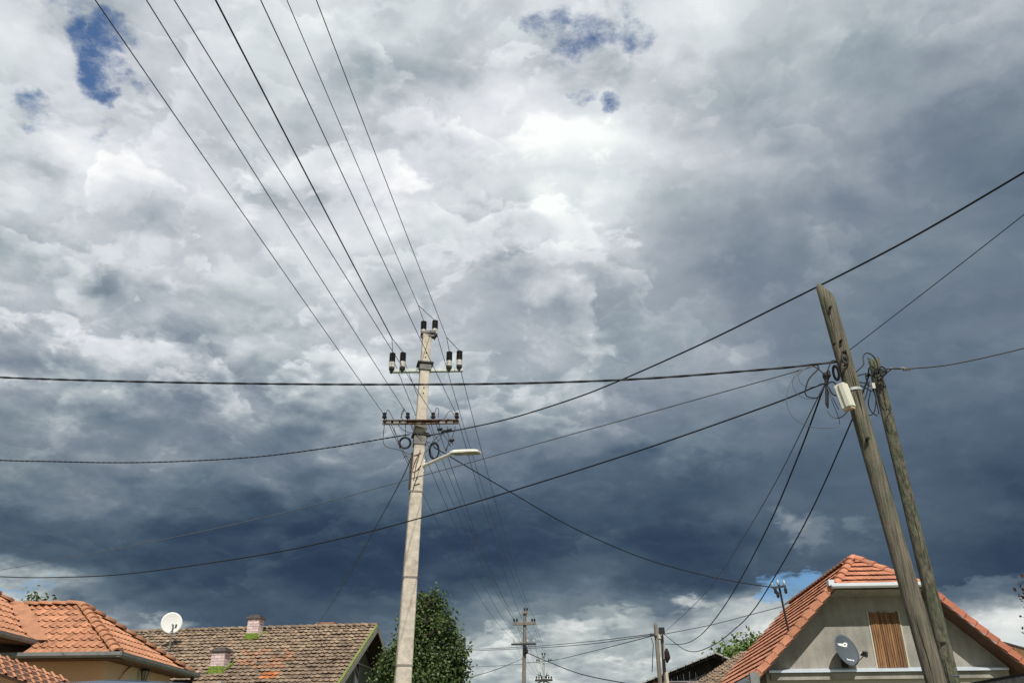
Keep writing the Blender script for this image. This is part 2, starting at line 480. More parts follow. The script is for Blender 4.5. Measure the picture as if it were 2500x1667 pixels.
class MB:
    def __init__(s):
        s.v, s.f, s.t = [], [], []

    def quad(s, *p):
        b = len(s.v)
        s.v += [Vector(q) for q in p]
        s.f.append(tuple(range(b, b + len(p))))
        return s

    def box(s, c, size, X=Vector((1, 0, 0)), Y=Vector((0, 1, 0)), Z=Vector((0, 0, 1))):
        c = Vector(c)
        hx, hy, hz = X * size[0] / 2, Y * size[1] / 2, Z * size[2] / 2
        b = len(s.v)
        for k in (-1, 1):
            for a, d in ((-1, -1), (1, -1), (1, 1), (-1, 1)):
                s.v.append(c + hx * a + hy * d + hz * k)
        for q in ((3, 2, 1, 0), (4, 5, 6, 7), (0, 1, 5, 4), (1, 2, 6, 5), (2, 3, 7, 6), (3, 0, 4, 7)):
            s.f.append(tuple(b + i for i in q))
        return s

    def bar(s, a, b_, w, h, up=Vector((0, 0, 1))):
        a, b_ = Vector(a), Vector(b_)
        X = (b_ - a).normalized()
        Yv = up.cross(X).normalized()
        Z = X.cross(Yv)
        return s.box((a + b_) / 2, ((b_ - a).length, w, h), X, Yv, Z)

    def tube(s, pts, r, n=6, cap=True):
        pts = [Vector(p) for p in pts]
        rs = r if isinstance(r, (list, tuple)) else [r] * len(pts)
        b = len(s.v)
        ref = None
        for i, p in enumerate(pts):
            d = pts[min(i + 1, len(pts) - 1)] - pts[max(i - 1, 0)]
            d = d.normalized() if d.length > 1e-7 else (pts[-1] - pts[0]).normalized()
            if ref is None:
                ref = Vector((0, 0, 1)) if abs(d.z) < 0.9 else Vector((1, 0, 0))
            a = (ref - d * ref.dot(d)).normalized()
            ref = a
            c = d.cross(a)
            for k in range(n):
                t = 2 * math.pi * k / n
                s.v.append(p + (a * math.cos(t) + c * math.sin(t)) * rs[i])
        for i in range(len(pts) - 1):
            for k in range(n):
                k2 = (k + 1) % n
                s.f.append((b + i * n + k, b + i * n + k2, b + (i + 1) * n + k2, b + (i + 1) * n + k))
        if cap:
            s.f.append(tuple(b + k for k in reversed(range(n))))
            s.f.append(tuple(b + (len(pts) - 1) * n + k for k in range(n)))
        return s

    def lathe(s, base, prof, n=12, axis=Vector((0, 0, 1))):
        """prof: list of (height, radius) along the axis."""
        base = Vector(base)
        return s.tube([base + axis * h for h, _ in prof], [max(r, 1e-4) for _, r in prof], n)

    def prism(s, poly, off):
        """closed polygon (world points) given thickness by the vector off."""
        n = len(poly)
        b = len(s.v)
        off = Vector(off)
        s.v += [Vector(p) for p in poly] + [Vector(p) + off for p in poly]
        s.f.append(tuple(range(b, b + n)))
        s.f.append(tuple(reversed(range(b + n, b + 2 * n))))
        for i in range(n):
            j = (i + 1) % n
            s.f.append((b + i, b + n + i, b + n + j, b + j))
        return s

    def build(s, name, m, parent=None, smooth=False, kind=None, origin=None, fix=True):
        if parent is not None:
            org = wloc(parent)
        elif origin is not None:
            org = Vector(origin)
        else:
            xs = [v.x for v in s.v]; ys = [v.y for v in s.v]; zs = [v.z for v in s.v]
            org = Vector(((min(xs) + max(xs)) / 2, (min(ys) + max(ys)) / 2, min(zs)))
        me = bpy.data.meshes.new(name)
        me.from_pydata([tuple(v - org) for v in s.v], [], s.f)
        if s.t:
            a = me.attributes.new('tint', 'FLOAT', 'FACE')
            a.data.foreach_set('value', s.t)
        if fix and len(s.f) < 5000:
            bm = bmesh.new()
            bm.from_mesh(me)
            bmesh.ops.recalc_face_normals(bm, faces=bm.faces)
            bm.to_mesh(me)
            bm.free()
        me.materials.append(m)
        if smooth:
            for p in me.polygons:
                p.use_smooth = True
        o = bpy.data.objects.new(name, me)
        S.collection.objects.link(o)
        if parent is not None:
            o.parent = parent
        else:
            o.location = org
        if kind:
            o['kind'] = kind
        return o


def tag(o, label, cat, group=None):
    o['label'] = label
    o['category'] = cat
    if group:
        o['group'] = group
    return o


def thing(name, label, cat, loc, group=None):
    o = bpy.data.objects.new(name, None)
    o.empty_display_size = 0.2
    o.location = Vector(loc)
    S.collection.objects.link(o)
    return tag(o, label, cat, group)


def catmull(pts, n=8):
    pts = [Vector(p) for p in pts]
    if len(pts) == 2:
        return [pts[0].lerp(pts[1], i / n) for i in range(n + 1)]
    ext = [pts[0] * 2 - pts[1]] + pts + [pts[-1] * 2 - pts[-2]]
    out = []
    for i in range(1, len(ext) - 2):
        p0, p1, p2, p3 = ext[i - 1:i + 3]
        for k in range(n):
            t = k / n
            out.append(0.5 * ((2 * p1) + (p2 - p0) * t + (2 * p0 - 5 * p1 + 4 * p2 - p3) * t * t + (3 * p1 - p0 - 3 * p2 + p3) * t ** 3))
    out.append(pts[-1])
    return out


def span(A, B, sag, n=28):
    A, B = Vector(A), Vector(B)
    return [A.lerp(B, i / n) - Vector((0, 0, 4 * sag * (i / n) * (1 - i / n))) for i in range(n + 1)]


def vplane(px, A, B, n=8):
    """cable seen through the pixels px, hanging in the vertical plane through A and B (its ends)."""
    A, B = Vector(A), Vector(B)
    d = B - A
    nrm = Vector((-d.y, d.x, 0)).normalized()
    return catmull([A] + [onplane(x, y, A, nrm) for x, y in px] + [B], n)


def onward(path, end=True, dist=16.0):
    """carries a cable on past the edge of the view towards its next support."""
    a, b = (path[-4], path[-1]) if end else (path[3], path[0])
    d = b - a
    sl = d.z / max(d.xy.length, 1e-4)
    d.z = 0
    d.normalize()
    ext = [b + d * (dist * k / 12) + Vector((0, 0, sl * dist * k / 12 + 0.006 * (dist * k / 12) ** 2)) for k in range(1, 13)]
    return path + ext if end else list(reversed(ext)) + path


def twist(path, r, pitch=0.3):
    """two strands wound round each other along a path."""
    L = [0.0]
    for i in range(1, len(path)):
        L.append(L[-1] + (path[i] - path[i - 1]).length)
    n = int(L[-1] / (pitch / 8))
    out = ([], [])
    j = 0
    for k in range(n + 1):
        s_ = L[-1] * k / n
        while j < len(L) - 2 and L[j + 1] < s_:
            j += 1
        p = path[j].lerp(path[j + 1], (s_ - L[j]) / max(L[j + 1] - L[j], 1e-6))
        d = (path[j + 1] - path[j]).normalized()
        a = (Vector((0, 0, 1)) - d * d.z).normalized()
        c = d.cross(a)
        t = 2 * math.pi * s_ / pitch
        v = (a * math.cos(t) + c * math.sin(t)) * r
        out[0].append(p + v)
        out[1].append(p - v)
    return out


def wire(name, label, cat, path, r, m, group=None, tw=False, parent=None, n=6):
    b = MB()
    if tw:
        for st in twist(path, r * 0.36, tw):
            b.tube(st, r * 0.8, 6)
    else:
        b.tube(path, r, n)
    if parent is not None:
        return b.build(name, m, parent, smooth=True, fix=False)
    return tag(b.build(name, m, None, smooth=True, origin=path[0], fix=False), label, cat, group)


# tiled slopes -------------------------------------------------------


def inpoly(p, poly):
    s0 = 0
    for i in range(len(poly)):
        a, b = poly[i], poly[(i + 1) % len(poly)]
        c = (b[0] - a[0]) * (p[1] - a[1]) - (b[1] - a[1]) * (p[0] - a[0])
        if abs(c) < 1e-9:
            continue
        if s0 == 0:
            s0 = 1 if c > 0 else -1
        elif (c > 0) != (s0 > 0):
            return False
    return True


def tile_mesh(name, w, l, prof, lift, thick, m, jitter=0):
    """one tile: profile across (x), length up the slope (y); the lower edge stands proud."""
    v, f = [], []
    for x, z in prof:
        v.append((x * w, 0, z + lift))
    for x, z in prof:
        v.append((x * w, l, z))
    n = len(prof)
    for x, z in prof:
        v.append((x * w, 0.004, z + lift - thick))
    for i in range(n - 1):
        f.append((i, i + 1, n + i + 1, n + i))
        f.append((2 * n + i, 2 * n + i + 1, i + 1, i))
    f.append((0, n, 2 * n))
    f.append((n - 1, 3 * n - 1, 2 * n - 1))
    me = bpy.data.meshes.new(name)
    me.from_pydata(v, [], f)
    me.materials.append(m)
    return me


PAN = [(0, .024), (.06, .037), (.16, .044), (.27, .036), (.36, .012), (.5, 0), (.8, 0), (.95, .004), (1.0, .004)]
FLAT = [(0, .004), (.08, .011), (.18, .011), (.26, .003), (.6, .003), (.68, .010), (.78, .010), (.86, .003), (1.0, .003)]
OLD = [(0, .010), (.10, .030), (.22, .030), (.34, .004), (.66, .000), (.9, .004), (1.0, .008)]


def slope_tiles(O, u, v, poly, w, h, me, offset=0.0, wob=0.0, lay=0.012):
    """matrices for every tile of a slope: O = lower corner, u along the eave, v up the slope."""
    u, v = u.normalized(), v.normalized()
    n = u.cross(v).normalized()
    us = [p[0] for p in poly]; vs = [p[1] for p in poly]
    out = []
    for r in range(int(max(vs) / h) + 1):
        y = r * h
        k0 = int(math.floor(min(us) / w)) - 1
        for k in range(k0, int(max(us) / w) + 2):
            x = k * w + (offset if r % 2 else 0)
            if inpoly((x + w / 2, y + h * 0.5), poly):
                p = O + u * x + v * y + n * (lay + rnd.uniform(-wob, wob))
                R_ = Matrix((u, v, n)).transposed()
                if wob:
                    R_ = R_ @ Matrix.Rotation(rnd.uniform(-wob, wob) * 4, 3, 'Z') @ Matrix.Rotation(rnd.uniform(-wob, wob) * 5, 3, 'Y')
                out.append((Matrix.Translation(p) @ R_.to_4x4(), me))
    return out


def lay_tiles(root, mats, name, stuff_name, limit=300):
    """the nearest tiles become parts (sharing mesh data), the rest one joined part."""
    L = wloc(root)
    mats = sorted(mats, key=lambda q: (q[0].translation - EYE).length)
    for mtx, me in mats[:limit]:
        o = bpy.data.objects.new(name, me)
        S.collection.objects.link(o)
        o.parent = root
        o.matrix_basis = Matrix.Translation(-L) @ mtx
    rest = {}
    for mtx, me in mats[limit:]:
        rest.setdefault(me.materials[0].name, []).append((mtx, me))
    for k, lst in rest.items():
        b = MB()
        for mtx, me in lst:
            s0 = len(b.v)
            b.v += [mtx @ q.co for q in me.vertices]
            t = rnd.uniform(-1, 1) * 0.22
            for p in me.polygons:
                b.f.append(tuple(s0 + i for i in p.vertices))
                b.t.append(t)
        b.build(stuff_name, bpy.data.materials[k], root, kind='stuff', fix=False)


def ridge_row(root, A, B, r, n, m, up, name='ridge_tile', open_end=True):
    """half-round cap tiles from A (low end) to B (top); each overlaps the one above it."""
    A, B = Vector(A), Vector(B)
    d = (B - A) / n
    dl = d.normalized()
    side = dl.cross(up).normalized()
    nn = side.cross(dl).normalized()
    me = None
    for i in range(n):
        v, f = [], []
        K = 9
        for e, (t, rr, z) in enumerate(((0.0, r * 1.10, 0.030), (1.12, r * 0.92, 0.0), (0.0, r * 1.10 - .022, 0.012))):
            for k in range(K):
                a = math.pi * k / (K - 1)
                v.append(d * t + side * math.cos(a) * rr + nn * (math.sin(a) * rr * 0.85 + z))
        for k in range(K - 1):
            f.append((k, k + 1, K + k + 1, K + k))
            f.append((2 * K + k, 2 * K + k + 1, k + 1, k))
        if me is None:
            me = bpy.data.meshes.new(name)
            me.from_pydata(v, [], f)
            me.materials.append(m)
            for p in list(me.polygons)[::2]:
                p.use_smooth = True
        o = bpy.data.objects.new(name, me)
        S.collection.objects.link(o)
        o.parent = root
        o.location = A + d * i - wloc(root)


# ------------------------------------------------------------------ ground and road
b = MB()
b.quad((-3000, -3000, 0), (3000, -3000, 0), (3000, 3000, 0), (-3000, 3000, 0))
o = b.build('ground', M['grass'], kind='structure', origin=(0, 0, 0))
dirr = Vector((0.085, 1, 0)).normalized()
sd = Vector((dirr.y, -dirr.x, 0))
b = MB()
c0, c1 = Vector((0.6, 0, 0.004)) - dirr * 60, Vector((0.6, 0, 0.004)) + dirr * 260
b.quad(c0 - sd * 2.8, c0 + sd * 2.8, c1 + sd * 2.8, c1 - sd * 2.8)
b.build('road', M['asphalt'], kind='structure', origin=(0, 0, 0.004))

# ------------------------------------------------------------------ left house with orange pan tiles
psi = -0.034
e = Vector((math.cos(psi), math.sin(psi), 0)); n = Vector((-math.sin(psi), math.cos(psi), 0)); UP = Vector((0, 0, 1))
C = Vector((-8.692, 19.894, 3.9)); TP = 0.653; RUN = 2.2
lh = thing('tiled_house', 'peach rendered house with bright orange wavy pan tile hipped roof', 'house', (C.x - 3, C.y + 2.5, 0))
L1 = 9.0
cs = 1 / math.sqrt(1 + TP * TP)
vs = RUN / cs
pan = tile_mesh('roof_tile', 0.180, 0.385, PAN, 0.036, 0.014, M['tile_b'])
vf = (n + UP * TP).normalized()
tiles = slope_tiles(C - e * L1, e, vf, [(0, 0), (L1, 0), (L1 - RUN, vs), (0, vs)], 0.185, 0.345, pan, wob=.003, lay=-.055)
vr = (-e + UP * TP).normalized()
tiles += slope_tiles(C, n, vr, [(0, 0), (2 * RUN, 0), (RUN, vs)], 0.185, 0.345, pan, wob=.003, lay=-.055)
# wing at the left with its higher eave
nfront = (-n * TP + UP).normalized()
T = onplane(76, 1568, C, nfront) + UP * .05
sv = RUN - (T - C).dot(n)            # plan distance from T along the valley up to the main ridge
tiles_w = slope_tiles(T, n, vr, [(-4, 0), (0, 0), (sv, sv / cs), (sv - 1.6, (sv + 1.6) / cs), (-4, (sv + 1.6) / cs)], 0.185, 0.345, pan, wob=.003, lay=-.055)
# main tiles under the wing are left out
def under_wing(mtx):
    q = mtx.translation - T
    return q.dot(e) < 0.0 and T.z + TP * -q.dot(e) > mtx.translation.z + .03
tiles = [t for t in tiles if not under_wing(t[0])]
# entrance canopy, lower left
pa, pb = at(0, 1603, 17.5), at(166, 1661, 18.5)
pa2 = pa + (pa - pb).normalized() * 3.0
cv = (at(95, 1675, 17.3) - (pa * 0.45 + pb * 0.55)); cu = (pb - pa2)
cn = cu.cross(cv).normalized()
if cn.z < 0: cn = -cn
cvd = (cv - cu.normalized() * cv.dot(cu.normalized()))
low = pa2 + cvd
tiles_c = slope_tiles(low, cu, -cvd, [(0, 0), (cu.length - 0.25, 0), (cu.length, cvd.length), (0, cvd.length)], 0.185, 0.26, pan, lay=-.03)
lay_tiles(lh, tiles + tiles_w + tiles_c, 'roof_tile', 'roof_tile_field')
b = MB()
Rr = C - e * RUN + n * RUN + UP * RUN * TP
dz = UP * -0.11
Cl = C - e * L1; Rl = Rr - e * (L1 - RUN + 0.0); Cb = C + n * 2 * RUN
b.quad(C + dz, Rr + dz, Rl + dz, Cl + dz); b.quad(C + dz, Cb + dz, Rr + dz); b.quad(Cb + dz, Cb - e * L1 + dz, Rl + dz, Rr + dz)
W1 = T + n * sv + (-e + UP * TP) * sv; W2 = T + n * (sv - 1.6) + (-e + UP * TP) * (sv + 1.6); W3 = T - n * 4 + (-e + UP * TP) * (sv + 1.6)
b.quad(T + dz, W1 + dz, W2 + dz, W3 + dz, T - n * 4 + dz)
b.quad(W1 + dz, W1 - e * 3 + dz, W2 + dz)
b.prism([low, low + cu, pb, pa2], cn * -0.05)
b.build('roof_deck', M['deck'], lh)
ridge_row(lh, C - UP * .02, Rr - UP * .03, 0.115, 11, M['tile_b'], UP)
ridge_row(lh, Cb - UP * .02, Rr - UP * .03, 0.115, 11, M['tile_b'], UP)
ridge_row(lh, Rr - e * 3.9 - UP * .02, Rr - UP * .02, 0.10, 11, M['tile_b'], UP)
ridge_row(lh, W1 - UP * .02, W2 - UP * .02, 0.10, 7, M['tile_b'], UP)
# valley flashing between wing and main roof
b = MB()
for k in range(8):
    A_, B_ = T.lerp(W1, k / 8) + UP * .01, T.lerp(W1, (k + 1.04) / 8) + UP * (.018)
    b.quad(A_ - e * .10, A_ + e * .38, B_ + e * .38, B_ - e * .10)
b.build('valley_flashing', M['tile_b'], lh)
# gutters and soffits
def gutter(root, A, B, out, w=0.13, h=0.10, m=M['gutter_grey'], name='gutter'):
    b = MB()
    A, B = Vector(A), Vector(B)
    prof = [(0, 0), (0, -h * .7), (w * .25, -h), (w * .75, -h), (w, -h * .6), (w, 0.012), (w - .012, 0.012), (w - .012, -h * .5), (w * .72, -h + .015), (w * .28, -h + .015), (.012, -h * .6), (.012, 0)]
    k = len(prof); s0 = len(b.v)
    for P_ in (A, B):
        for x, z in prof:
            b.v.append(P_ + out * x + UP * z)
    for i in range(k):
        j = (i + 1) % k
        b.f.append((s0 + i, s0 + j, s0 + k + j, s0 + k + i))
    for s1 in (0, k):
        b.f.append(tuple(s0 + s1 + i for i in range(6)))
    return b.build(name, m, root)
gutter(lh, C - e * L1 - n * .02, C - n * .02 + e * .13, -n)
gutter(lh, C + e * .02 - n * .13, Cb + e * .02 + n * .2, e)
gutter(lh, T + e * .01 - n * 4, T + e * .01 + n * .12, e)
b = MB(); OH = 0.40
b.prism([C - e * L1 - UP * .12, C - UP * .12, Cb - UP * .12, Cb - e * OH - UP * .12, C - e * OH + n * OH - UP * .12, C - e * L1 + n * OH - UP * .12], UP * .05)
b.prism([T - n * 4 - UP * .13, T - UP * .13, T - e * .5 - UP * .13, T - e * .5 - n * 4 - UP * .13], UP * .05)
b.build('soffit', M['soffit'], lh)
# walls
Wc = C - e * OH + n * OH; Wz = C.z - .12
b = MB()
Wc0 = Vector((Wc.x, Wc.y, 0)); Wb = Wc0 + n * (2 * RUN - 2 * OH)
b.prism([Wc0 - e * 8, Wc0 - e * .003, Wb - e * .003, Wb - e * 8], UP * Wz)
b.build('wall', M['wall_peach'], lh)
b = MB(); b.prism([Wc0 + n * .002, Wb, Wb + UP * (Wz - .003), Wc0 + n * .002 + UP * (Wz - .003)], e * -.05)
b.build('side_wall', M['wall_tan'], lh)
# blind arch on the side wall
pr = onplane(334, 1637, Wc, e)      # crown of the arch
q1, q2 = onplane(292, 1672, Wc, e), onplane(380, 1672, Wc, e)
ar = abs((q2 - q1).dot(n)) / 2 * 1.05; ac = Vector((pr.x, pr.y, pr.z - ar))
arc = [ac + n * math.cos(t) * ar + UP * math.sin(t) * ar for t in [math.pi * k / 20 for k in range(21)]]
b = MB(); b.prism([Vector((ac.x, ac.y, 1.0)) - n * ar] + list(reversed(arc)) + [Vector((ac.x, ac.y, 1.0)) + n * ar], e * .02)
b.build('arch_panel', mat('arch_cream', (0.66, 0.58, 0.46), .9, .06, 2), lh)
b = MB()
for i in range(20):
    p0, p1 = arc[i], arc[i + 1]
    b.prism([p0, p1, ac + (p1 - ac) * 1.13, ac + (p0 - ac) * 1.13], e * .045)
b.build('arch_moulding', M['wall_tan'], lh)
# eave corner bracket and downpipe at the far end
de = Cb - n * .1
b = MB(); b.bar(de - UP * .22 - e * OH, de - UP * .22 + e * .05, .12, .10); b.bar(de - UP * .22 - e * .3, de - UP * .95 - e * OH, .08, .1)
b.tube([de + e * .08 - UP * .1, de + e * .02 - UP * .3, de - e * .4 - UP * .55, de - e * .44 - UP * 3.2], .05, 8)
b.build('downpipe', M['dark_metal'], lh)
# wall lantern
lp = onplane(338, 1634, Wc, e)
wl = thing('wall_lantern', 'black wrought iron lantern on the wall above the blind arch', 'lantern', lp + e * .05)
b = MB(); b.box(lp + UP * .14 + e * .02, (.03, .10, .22), e, n, UP)
b.tube(catmull([lp + e * .03 + UP * .18, lp + e * .10 + UP * .24, lp + e * .17 + UP * .2, lp + e * .17 + UP * .10]), .018, 6)
b.tube(catmull([lp + e * .03 + UP * .08, lp + e * .12 + UP * .12, lp + e * .2 + UP * .24]), .014, 6)
b.build('bracket', M['dark_metal'], wl)
b = MB(); b.lathe(lp + e * .17 - UP * .02, [(0, .105), (.05, .09), (.1, .03), (.14, .012)], 6); b.lathe(lp + e * .17 - UP * .30, [(0, .01), (.03, .045), (.05, .05)], 6)
for k in range(6):
    t = k * math.pi / 3; cdir = e * math.cos(t) + n * math.sin(t)
    b.tube([lp + e * .17 + cdir * .05 - UP * .26, lp + e * .17 + cdir * .09 - UP * .02], .008, 4)
b.build('lamp_frame', M['dark_metal'], wl)
b = MB(); b.lathe(lp + e * .17 - UP * .25, [(0, .042), (.22, .08)], 6)
b.build('lamp_glass', mat('lantern_glass', (.35, .33, .28), .2, .05, 3), wl)

# ------------------------------------------------------------------ middle house with old brown tiles
psi = -0.139
e = Vector((math.cos(psi), math.sin(psi), 0)); n = Vector((-math.sin(psi), math.cos(psi), 0))
Rg = Vector((-5.449, 35.572, 6.7)); TP = 0.606; LEN = 10.25; RUNM = 5.4
mh = thing('old_house', 'dark green gabled house under a weathered brown tile roof with two chimneys', 'house', (Rg.x - 6, Rg.y, 0))
vf = (n + UP * TP).normalized(); sl_ = RUNM * math.sqrt(1 + TP * TP)
Of = Rg - e * LEN - n * RUNM - UP * RUNM * TP
old = [tile_mesh('roof_tile', 0.205, 0.36, OLD, 0.055, 0.018, M['tile_old']), tile_mesh('roof_tile', 0.205, 0.36, OLD, 0.075, 0.02, M['tile_old'])]
newt = tile_mesh('roof_tile', 0.205, 0.36, OLD, 0.06, 0.018, M['tile_new'])
palet = tile_mesh('roof_tile', 0.205, 0.36, OLD, 0.06, 0.018, M['tile_pale'])
tl = slope_tiles(Of, e, vf, [(0, 0), (LEN, 0), (LEN, sl_), (0, sl_)], 0.205, 0.277, old[0], wob=0.008)
t2 = []
for mtx, me in tl:
    x, y = proj(mtx.translation)
    if y > 1690 or x < 300:
        continue
    me = rnd.choice(old)
    if 625 < x < 668 and 1644 < y < 1660:
        me = newt
    elif ((x - 640) / 75) ** 2 + ((y - 1611) / 26) ** 2 < 1 and rnd.random() < .5:
        me = palet
    t2.append((mtx, me))
lay_tiles(mh, t2, 'roof_tile', 'roof_tile_field')
b = MB()
lo = UP * -.02
b.quad(Of + lo, Of + e * LEN + lo, Rg + lo, Rg - e * LEN + lo)
b.quad(Rg + lo, Rg + n * RUNM - UP * RUNM * TP + lo, Rg + n * RUNM - UP * RUNM * TP - e * LEN + lo, Rg - e * LEN + lo)
b.build('roof_deck', M['deck_old'], mh)
ridge_row(mh, Rg - e * LEN + UP * .03, Rg + UP * .03, 0.12, 32, M['tile_old'], UP)
# moss-grown verge and barge boards, gable wall set back
vd = (-n - UP * TP).normalized()
for sgn, mm in ((-1, M['moss']), (1, M['grey_trim'])):
    dd = (n * sgn - UP * TP).normalized(); nv = e.cross(dd); nv = nv if nv.z > 0 else -nv
    k = int(sl_ / 0.277)
    if sgn < 0:
        vm = None
        for i in range(k):
            p = Rg + dd * (i + .5) * 0.277
            if vm is None:
                bb = MB(); bb.box(p + nv * .05 + e * .01, (.10, .30, .06), e, dd, (nv + dd * .12).normalized())
                vm = bb.build('verge_tile', mm, mh); base = p
            else:
                oo = vm.copy(); S.collection.objects.link(oo); oo.parent = mh
                oo.location = p - base
    b = MB(); b.bar(Rg + e * .05 - nv * .08, Rg + dd * sl_ + e * .05 - nv * .08, .035, .17, nv)
    b.build('barge_board', M['grey_trim'], mh)
GI = 0.75
gw = Rg - e * GI
b = MB()
hw = RUNM - .5; zt = Rg.z - .15
g0 = Vector((gw.x, gw.y, 0))
b.prism([g0 - n * hw, g0 + n * hw, g0 + n * hw + UP * (zt - hw * TP), g0 + UP * zt, g0 - n * hw + UP * (zt - hw * TP)], -e * .3)
b.prism([g0 - n * hw - e * .3, g0 - n * (hw - .25) - e * .3, g0 - n * (hw - .25) - e * (LEN - 1.2), g0 - n * hw - e * (LEN - 1.2)], UP * (zt - hw * TP - .05))
b.build('wall', M['green_wall'], mh)
b = MB()
for zz in (4.35,):
    b.bar(g0 - n * 3 + UP * 5.35 + e * .05, g0 + n * 3 + UP * 5.35 + e * .05, .05, .05)
b.build('tie_beam', M['grey_trim'], mh)
wp = onplane(868, 1642, gw, e)
b = MB(); b.box(wp - UP * .2 + e * .02, (.05, .62, 1.25), e, n, UP); wfr = b.build('window', M['grey_trim'], mh)
b = MB(); b.box(wp - UP * .2 + e * .032, (.05, .44, 1.07), e, n, UP); b.build('pane', M['glass'], wfr)
# eave gutter wire at the far left end of the ridge
# chimneys
nf = (-n * TP + UP).normalized()


def on_front(x, y):
    return onplane(x, y, Rg, nf)


def chimney(px, pbase, ptop, w, label_cap=True):
    base = on_front(px, pbase)
    zt = onplane(px, ptop, base - n * 0.0, n).z
    h = zt - base.z
    ch = MB().box(base + UP * (h / 2 - .25), (w - .03, w - .03, h + .5), e, n, UP).build('chimney', M['mortar'], mh)
    rows = int(h / 0.1)
    me = None
    L = wloc(mh)
    bw, bh = w / 2, 0.1
    for face, (ax, out) in enumerate(((e, -n), (n, e), (-n, -e))):
        for r in range(rows + 2):
            for k in range(2 if r % 2 == 0 else 3):
                if r % 2 == 0:
                    lx, cx = bw - .012, -w / 4 + k * bw
                else:
                    lx, cx = ((bw / 2 - .012, -w / 2 + bw / 4), (bw - .012, 0), (bw / 2 - .012, w / 2 - bw / 4))[k]
                c = base + ax * cx + out * (w / 2 - .008) + UP * (-.1 + r * bh + bh / 2)
                if c.z > zt - .04:
                    continue
                MB().box(c, (lx, .03, bh - .012), ax, out, UP).build('brick', M['brick_pink'], ch)
    b = MB(); b.box(Vector((base.x, base.y, zt - .02)), (w + .14, w + .14, .07), e, n, UP); b.box(Vector((base.x, base.y, zt + .05)), (w - .05, w - .05, .08), e, n, UP)
    b.build('chimney_cap', M['cap'], ch)
    b = MB()
    q = base - vf * .28
    b.prism([q - e * (w / 2 + .10), q + e * (w / 2 + .02), q + e * (w / 2 + .1) + vf * (w + .25), q - e * (w / 2) + vf * .25], nf * .10)
    f0 = base - n * (w / 2 + .012); zb_ = -w / 2 * TP - .02
    b.prism([f0 - e * (w / 2 + .02) + UP * zb_, f0 + e * (w / 2 + .02) + UP * zb_, f0 + e * (w / 2 + .02) + UP * (zb_ + .30), f0 - e * (w / 2 + .02) + UP * (zb_ + .30)], -n * .03)
    b.build('flashing', M['flash_green'], ch)


chimney(620, 1556, 1508, 0.46)
chimney(535, 1636, 1588, 0.50)
# wide low chimney behind the ridge
cb = at(800, 1531, 36.8)
chb = MB().box(cb - UP * .4, (.62, .5, 1.0), e, n, UP).build('chimney', M['mortar'], mh)
MB().box(cb + UP * .12, (.78, .62, .09), e, n, UP).build('chimney_cap', M['tile_pale'], chb)

# white satellite dish on its roof pole
dp = on_front(412, 1592)
wd = thing('satellite_dish', 'round white satellite dish on a thin pole above the old brown roof', 'satellite dish', dp)
dc = onplane(419, 1520, dp + n * -.05, n)
b = MB(); b.tube([dp - UP * .15, Vector((dp.x, dp.y, dc.z - .05))], .03, 8); b.build('mast', M['steel_grey'], wd)
b = MB(); b.box(dp + UP * .02 + nf * .04, (.9, .12, .06), e, vf, nf); b.build('base_plate', M['dark_metal'], wd)


def dish(root, c, axis, r, depth, m, upv=UP, sx=1.0, ring=True):
    axis = axis.normalized()
    X = upv.cross(axis).normalized(); Yv = axis.cross(X)
    b = MB(); N, K = 40, 8
    for side in (0, 1):
        s0 = len(b.v)
        b.v.append(c - axis * depth - axis * (.012 * side))
        for k in range(1, K + 1):
            t = k / K
            for i in range(N):
                a = 2 * math.pi * i / N
                b.v.append(c + (X * math.cos(a) * sx + Yv * math.sin(a)) * r * t - axis * (depth * (1 - t * t) + .012 * side))
        for i in range(N):
            b.f.append((s0, s0 + 1 + i, s0 + 1 + (i + 1) % N))
            for k in range(K - 1):
                q0 = s0 + 1 + k * N
                b.f.append((q0 + i, q0 + N + i, q0 + N + (i + 1) % N, q0 + (i + 1) % N))
    s1 = 1 + (K - 1) * N; s2 = 1 + K * N + s1
    for i in range(N):
        b.f.append((s1 + i, s2 + i, s2 + (i + 1) % N, s1 + (i + 1) % N))
    b.build('reflector', m, root, smooth=True)
    return X, Yv


vw_ = (EYE - dc).normalized()
ax = (vw_ + Vector((.12, 0, .05))).normalized()
X_, Y_ = dish(wd, dc, ax, 0.40, .03, M['dish_white'])
b = MB(); b.tube([dc - Y_ * .34, dc - Y_ * .16 + X_ * .12 + ax * .42], .012, 6); b.build('feed_arm', M['steel_grey'], wd)
b = MB(); b.tube([dc - Y_ * .2 + X_ * .13 + ax * .42, dc - Y_ * .06 + X_ * .14 + ax * .40], .035, 8); b.build('feed_horn', M['black'], wd)
b = MB(); b.tube([dc - ax * .08, Vector((dp.x, dp.y, dc.z - .1))], .03, 6); b.build('bracket', M['steel_grey'], wd)

# small tv aerial behind the ridge
ap = at(862, 1540, 37.2)
ta = thing('tv_aerial', 'thin grey tv aerial standing behind the brown ridge', 'aerial', ap)
b = MB(); b.tube([ap - UP * .6, at(862, 1503, 37.2)], .015, 6); b.build('mast', M['wire_grey'], ta)
for yy in (1506, 1515, 1524):
    c = at(862, yy, 37.2)
    b = MB(); b.tube([c - e * .16 + UP * .06, c - e * .02, c + e * .02, c + e * .16 + UP * .06], .012, 5); b.build('element', M['wire_grey'], ta)

